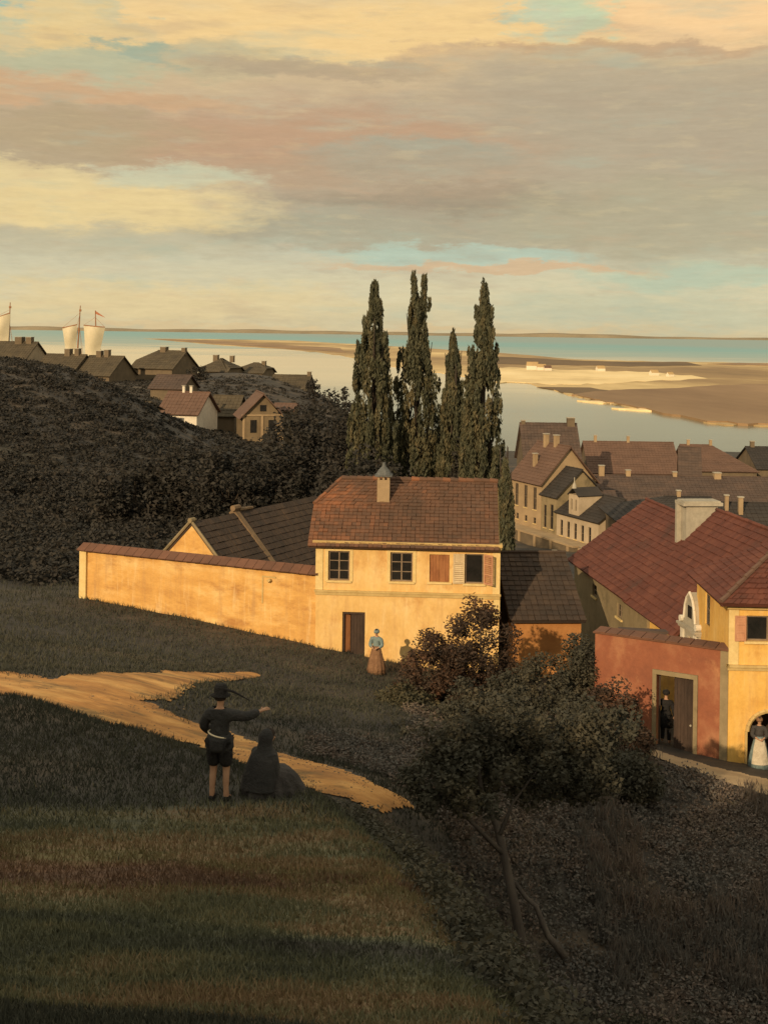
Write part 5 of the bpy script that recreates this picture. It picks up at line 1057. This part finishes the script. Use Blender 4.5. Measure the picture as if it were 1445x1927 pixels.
def body(h, arms, legs, lean=0, tw=1.0, head=(0, 0)):
    """standing skeleton in metres, facing +y; arms/legs = side -> (elbow, wrist) / (knee, ankle)"""
    s = h / 1.72; J = {}
    def put(k, x, y, z, *r): J[k] = (x * s, y * s, z * s, *[q * s for q in r])
    put('pelvis', 0, 0, .93, .135 * tw, .10); put('waist', 0, lean * .3, 1.10, .12 * tw, .092); put('chest', 0, lean * .7, 1.30, .15 * tw, .105); put('collar', 0, lean, 1.42, .085, .07)
    put('neck', 0, lean + .005, 1.49, .05, .05); hx, hy = head
    put('jaw', hx * .5, lean + .03 + hy * .5, 1.555, .06, .066); put('face', hx, lean + .025 + hy, 1.63, .076, .092); put('crown', hx, lean + .01 + hy, 1.705, .05, .058)
    put('nose0', hx, lean + .10 + hy, 1.615, .016, .016); put('nose', hx, lean + .135 + hy, 1.60, .011, .011)
    B = chain('pelvis', 'waist', 'chest', 'collar', 'neck', 'jaw', 'face', 'crown') + [('face', 'nose0'), ('nose0', 'nose')]
    for sd, sg in (('l', -1), ('r', 1)):
        put('sh' + sd, sg * .175, lean, 1.38, .062, .062); (ex, ey, ez), (wx, wy, wz_) = arms[sd]
        put('el' + sd, ex, ey, ez, .043, .043); put('wr' + sd, wx, wy, wz_, .03, .026)
        d = Vector((wx - ex, wy - ey, wz_ - ez)).normalized(); sdv = d.orthogonal().normalized(); w_ = Vector((wx, wy, wz_))
        pm = w_ + d * .06; put('pa' + sd, *pm, .036, .02)
        B += chain('collar', 'sh' + sd, 'el' + sd, 'wr' + sd, 'pa' + sd)
        up_ = d.cross(sdv)
        for i, (off, ln) in enumerate(((-.026, .062), (-.009, .076), (.009, .07), (.026, .055))):
            a = pm + d * .035 + sdv * off; b = a + d * ln * .55 - up_ * .008; c = b + d * ln * .45 - up_ * .02
            put(f'f{i}a' + sd, *a, .0095, .0095); put(f'f{i}b' + sd, *b, .0088, .0088); put(f'f{i}c' + sd, *c, .007, .007); B += chain('pa' + sd, f'f{i}a' + sd, f'f{i}b' + sd, f'f{i}c' + sd)
        a = w_ + d * .03 + sdv * .036; b = a + d * .035 + sdv * .022; put('t0' + sd, *a, .011, .011); put('t1' + sd, *b, .008, .008); B += chain('pa' + sd, 't0' + sd, 't1' + sd)
        put('hp' + sd, sg * .095, 0, .90, .095, .095); (kx, ky, kz), (nx, ny, nz) = legs[sd]
        put('kn' + sd, kx, ky, kz, .058, .06); put('ca' + sd, (kx * .6 + nx * .4), (ky * .6 + ny * .4) - .012, kz * .62 + nz * .38, .052, .056); put('an' + sd, nx, ny, nz, .036, .04); put('hl' + sd, nx, ny - .03, nz - .045, .035, .03); put('to' + sd, nx + sg * .02, ny + .14, nz - .055, .036, .022)
        B += chain('pelvis', 'hp' + sd, 'kn' + sd, 'ca' + sd, 'an' + sd, 'to' + sd) + [('an' + sd, 'hl' + sd)]
    a, b = Vector(J['collar'][:3]), Vector(J['neck'][:3]); J['nk'] = (*a.lerp(b, .55), .066 * s, .062 * s)
    B = [q for q in B if q != ('collar', 'neck')] + [('collar', 'nk'), ('nk', 'neck')]
    return J, B, s
def garment(name, J, keys, bones, grow, m, parent, root):
    return skin_mesh(name, {k: (*J[k][:3], *[q + grow for q in J[k][3:]]) for k in keys}, bones, m, root, parent)
def eyes(J, s, par):
    f = J['face']
    for sg in (-1, 1): MB().lathe([(.0, -.008), (.009, -.004), (.010, .003), (.0, .008)], 8, cx=f[0] + sg * .03 * s, cy=f[1] + .082 * s).build('eye', M['hair'], par).location = (0, 0, f[2] + .005 * s)
    MB().box(f[0] - .022 * s, f[0] + .022 * s, f[1] + .078 * s, f[1] + .086 * s, f[2] - .052 * s, f[2] - .044 * s).build('mouth', M['browncloth'], par)
    for sg in (-1, 1): MB().lathe([(.004, -.03 * s), (.014 * s, -.02 * s), (.016 * s, .015 * s), (.004, .03 * s)], 8, cx=f[0] + sg * .078 * s, cy=f[1] - .01 * s).build('ear', M['skin'], par).location = (0, 0, f[2])
def hairpiece(J, s, par, m='hair', grow=.012, back=.12):
    f, c = J['face'], J['crown']; mb = MB(); n = 14; vs = []; fs = []
    for i in range(9):
        a = math.pi * .62 * i / 8
        for j in range(n):
            b = 2 * math.pi * j / n; fr = 1 if math.sin(b) > .2 else 0
            aa = a * (.62 if fr else 1.0)
            vs.append((c[0] + math.sin(aa) * math.cos(b) * (.082 * s + grow), f[1] - .006 + math.sin(aa) * math.sin(b) * (.094 * s + grow), f[2] + .02 * s + math.cos(aa) * (.108 * s + grow)))
    for i in range(8):
        for j in range(n): fs.append((i * n + j, i * n + (j + 1) % n, (i + 1) * n + (j + 1) % n, (i + 1) * n + j))
    mb.add(vs, fs, .5); return mb.build('hair', M[m], par, smooth=True)
TORSO = ['pelvis', 'waist', 'chest', 'collar', 'nk', 'shl', 'ell', 'wrl', 'shr', 'elr', 'wrr']
TB = chain('pelvis', 'waist', 'chest', 'collar', 'nk') + chain('collar', 'shl', 'ell', 'wrl') + chain('collar', 'shr', 'elr', 'wrr')
def sleeves(J, cut=1.0):
    K = dict(J)
    for sd in 'lr':
        a, b = Vector(J['el' + sd][:3]), Vector(J['wr' + sd][:3]); K['wr' + sd] = (*a.lerp(b, cut), *J['wr' + sd][3:])
    return K
def place(o, loc, rz): o.location = loc; o.rotation_euler = (0, 0, rz)

# -- boy standing on the knoll, seen from behind, pointing to the right
bf = on_ground(412, 1506, 13, 20)
J, B, s = body(1.49, {'l': ((-.29, .02, 1.16), (-.20, .18, 1.02)), 'r': ((.38, .20, 1.30), (.56, .36, 1.36))}, {'l': ((-.10, .02, .50), (-.11, -.02, .09)), 'r': ((.11, .03, .50), (.12, .0, .09))})
boy = skin_mesh('person', J, B, M['skin'], 'pelvis'); tag(boy, 'standing figure in dark jacket and broad hat pointing right, on the foreground knoll', 'person'); place(boy, bf, R(-12))
eyes(J, s, boy); hairpiece(J, s, boy)
garment('jacket', sleeves(J, .95), TORSO, TB, .036, M['navy'], boy, 'pelvis')
mb = MB(); mb.lathe([(.20 * s, .80 * s), (.235 * s, .86 * s), (.22 * s, .98 * s), (.185 * s, 1.07 * s)], 22, sx=1, sy=.8); mb.build('coat_skirt', M['navy'], boy, smooth=True)
K = dict(J); K['pelvis'] = (*J['pelvis'][:3], .165 * s, .14 * s)
for sd in 'lr':
    K['hp' + sd] = (*J['hp' + sd][:3], .145 * s, .14 * s); a, b = Vector(J['hp' + sd][:3]), Vector(J['kn' + sd][:3]); K['mi' + sd] = (*a.lerp(b, .55), .142 * s, .13 * s); K['kn' + sd] = (*a.lerp(b, .93), .10 * s, .10 * s)
skin_mesh('breeches', {k: K[k] for k in ('pelvis', 'hpl', 'mil', 'knl', 'hpr', 'mir', 'knr')}, chain('pelvis', 'hpl', 'mil', 'knl') + chain('pelvis', 'hpr', 'mir', 'knr'), M['black'], 'pelvis', boy)
mb = MB(); N = 26; pts = [(.182 * s * math.cos(a), .150 * s * math.sin(a), (1.06 - .035 * math.cos(a)) * s) for a in np.linspace(0, 2 * math.pi, N)]; mb.tube(pts, [.011] * N, 6, cap=False); mb.build('belt', M['strap'], boy)
f = J['face']; mb = MB(); hz_ = f[2] + .045 * s
mb.lathe([(.155 * s, hz_ - .012), (.165 * s, hz_), (.11 * s, hz_ + .02), (.105 * s, hz_ + .10), (.085 * s, hz_ + .145), (.02 * s, hz_ + .155)], 22, cx=f[0], cy=f[1]); hat = mb.build('hat', M['black'], boy, smooth=True)
mb = MB(); mb.tube([(f[0] + .05, f[1] - .05, hz_ + .10), (f[0] + .2, f[1] - .02, hz_ + .06), (f[0] + .42, f[1], hz_ - .05)], [.02, .018, .006], 6); mb.build('hat_feather', M['black'], hat)
for sd in 'lr': 
    n_ = J['an' + sd]; mb = MB(); mb.tube([(n_[0], n_[1] - .06, .035 * s), (n_[0], n_[1] + .04, .05 * s), (n_[0], n_[1] + .17 * s, .032 * s)], [.045 * s, .055 * s, .04 * s], 8); mb.build('shoe', M['black'], boy, smooth=True)
# -- woman sitting on the ground beside him, wrapped in a dark shawl
sf = at(487, 1500, 17.25); sf.z = hz(sf.x, sf.y)
J2, B2, s2 = body(1.60, {'l': ((-.24, .10, 1.14), (-.10, .26, 1.04)), 'r': ((.24, .10, 1.14), (.10, .26, 1.04))}, {'l': ((-.14, .42, 1.05), (-.10, .62, .70)), 'r': ((.14, .42, 1.05), (.12, .62, .70))}, lean=.10, head=(.02, .05))
drop = .80 * s2
J2 = {k: (v_[0], v_[1], v_[2] - drop, *v_[3:]) for k, v_ in J2.items()}
wm_ = skin_mesh('person', J2, B2, M['skin'], 'pelvis'); tag(wm_, 'woman in dark shawl sitting on the foreground knoll with spread skirt', 'person'); place(wm_, sf, R(-48))
eyes(J2, s2, wm_); hairpiece(J2, s2, wm_)
garment('bodice', J2, TORSO, TB, .03, M['navy'], wm_, 'pelvis')
f = J2['face']; mb = MB(); vs = []; fs = []; n = 18
for i in range(12):
    t = i / 11
    for j in range(n):
        b = 2 * math.pi * j / n
        rr = np.interp(t, [0, .12, .3, .42, .55, .8, 1], [.01, .085, .125, .10, .21, .27, .30]) * (1 + .05 * math.sin(4 * b + 3 * t)); z = np.interp(t, [0, .12, .3, .42, .55, .8, 1], [f[2] + .13, f[2] + .10, f[2], f[2] - .12, f[2] - .22, f[2] - .42, f[2] - .66])
        op = .55 if (t < .36 and math.sin(b) > .45) else 1
        vs.append((f[0] * (1 - t) + rr * math.cos(b), f[1] - .03 - .10 * t + rr * math.sin(b) * op * .9, z))
for i in range(11):
    for j in range(n): fs.append((i * n + j, i * n + (j + 1) % n, (i + 1) * n + (j + 1) % n, (i + 1) * n + j))
mb.add(vs, fs, .5); mb.build('shawl', M['navy'], wm_, smooth=True)
mb = MB(); vs = []; fs = []; n = 44
for i in range(9):
    t = i / 8
    for j in range(n):
        b = 2 * math.pi * j / n; fold = 1 + .16 * t * math.sin(9 * b + math.sin(3 * b) * 2) + .03 * math.sin(17 * b)
        rx = np.interp(t, [0, .4, 1], [.17, .31, .44]) * fold; ry = np.interp(t, [0, .4, 1], [.15, .33, .47]) * fold
        cy_ = np.interp(t, [0, .4, 1], [.0, .22, .27]); z = np.interp(t, [0, .4, .75, 1], [.36, .25, .06, -.12]) + .03 * t * math.sin(13 * b + 2) + .05 * (1 - t) * math.sin(b)
        vs.append((rx * math.cos(b), cy_ + ry * math.sin(b), z))
for i in range(8):
    for j in range(n): fs.append((i * n + j, i * n + (j + 1) % n, (i + 1) * n + (j + 1) % n, (i + 1) * n + j))
mb.add(vs, fs, .5); mb.build('skirt', M['plumcloth'], wm_, smooth=True)

# -- woman by the door of the yellow house
def skirted(label, loc, rz, h, bod, skirt, apron=None, cap='bonnet', capm='bluecloth', arms=None):
    J, B, s = body(h, arms or {'l': ((-.25, .06, 1.13), (-.09, .24, 1.06)), 'r': ((.25, .06, 1.13), (.09, .24, 1.06))}, {'l': ((-.10, .02, .50), (-.10, 0, .09)), 'r': ((.10, .02, .50), (.10, 0, .09))})
    o = skin_mesh('person', J, B, M['skin'], 'pelvis'); tag(o, label, 'person'); place(o, loc, rz); eyes(J, s, o); hairpiece(J, s, o)
    garment('bodice', sleeves(J, .7), TORSO, TB, .036, M[bod], o, 'pelvis')
    MB().lathe([(.36 * s, .03 * s), (.33 * s, .30 * s), (.25 * s, .70 * s), (.18 * s, .98 * s), (.145 * s, 1.10 * s)], 40, fold=.10, nf=11, sy=.9).build('skirt', M[skirt], o, smooth=True)
    if apron:
        mb = MB(); vs = []; fs = []; n = 9
        for i in range(6):
            z = s * (1.05 - .17 * i); rr = s * np.interp(z / s, [.2, .7, .98, 1.1], [.365, .275, .20, .165])
            for j in range(n): b = math.pi * .5 + (j / (n - 1) - .5) * 1.7; vs.append((rr * 1.04 * math.cos(b), rr * .96 * math.sin(b) + .012, z))
        for i in range(5):
            for j in range(n - 1): fs.append((i * n + j, i * n + j + 1, (i + 1) * n + j + 1, (i + 1) * n + j))
        mb.add(vs + [(a, b - .008, c) for a, b, c in vs], fs + [tuple(q + len(vs) for q in f_[::-1]) for f_ in fs], .5); mb.build('apron', M[apron], o, smooth=True)
    f = J['face']; mb = MB(); mb.lathe([(.10 * s, -.03 * s), (.115 * s, .03 * s), (.10 * s, .085 * s), (.05 * s, .13 * s), (.008, .14 * s)], 16, cx=f[0], cy=f[1] - .02 * s, sy=1.05)
    b_ = mb.build(cap, M[capm], o, smooth=True); b_.location = (0, 0, f[2])
    return o
wf = at(708, 1253, 47.6); wf.z = hz(wf.x, wf.y)
skirted('woman in grey-blue bonnet and brown skirt beside the yellow house door', wf, R(165), 1.68, 'bluecloth', 'browncloth')
af = at(1427, 1436, 39.6); af.z = max(15.9, hz(af.x, af.y))
skirted('woman in dark bodice with light apron standing in the arched gateway of the golden house', af, R(172), 1.60, 'plumcloth', 'bluecloth', apron='linen', capm='browncloth')
# -- man in the red gateway, seen from behind
mf = at(1251, 1424, 41.7); mf.z = max(15.95, hz(mf.x, mf.y))
J, B, s = body(1.74, {'l': ((-.26, .02, 1.14), (-.28, .1, .9)), 'r': ((.26, -.02, 1.14), (.27, .08, .9))}, {'l': ((-.10, .05, .50), (-.11, .06, .09)), 'r': ((.11, .0, .50), (.12, -.06, .09))})
mo = skin_mesh('person', J, B, M['skin'], 'pelvis'); tag(mo, 'dark clothed man with a cap standing in the open red gateway', 'person'); place(mo, mf, R(-20)); eyes(J, s, mo); hairpiece(J, s, mo)
garment('coat', J, TORSO, TB, .035, M['black'], mo, 'pelvis'); MB().lathe([(.24 * s, .55 * s), (.21 * s, .85 * s), (.17 * s, 1.08 * s)], 20, sy=.75).build('coat_tail', M['black'], mo, smooth=True)
K = {k: (*J[k][:3], *[q + .022 for q in J[k][3:]]) for k in ('pelvis', 'hpl', 'knl', 'anl', 'hpr', 'knr', 'anr')}
skin_mesh('trousers', K, chain('pelvis', 'hpl', 'knl', 'anl') + chain('pelvis', 'hpr', 'knr', 'anr'), M['black'], 'pelvis', mo)
f = J['face']; mb = MB(); mb.lathe([(.12 * s, .02 * s), (.125 * s, .05 * s), (.12 * s, .10 * s), (.06 * s, .14 * s), (.01, .145 * s)], 16, cx=f[0], cy=f[1]); mb.build('cap', M['black'], mo, smooth=True).location = (0, 0, f[2])
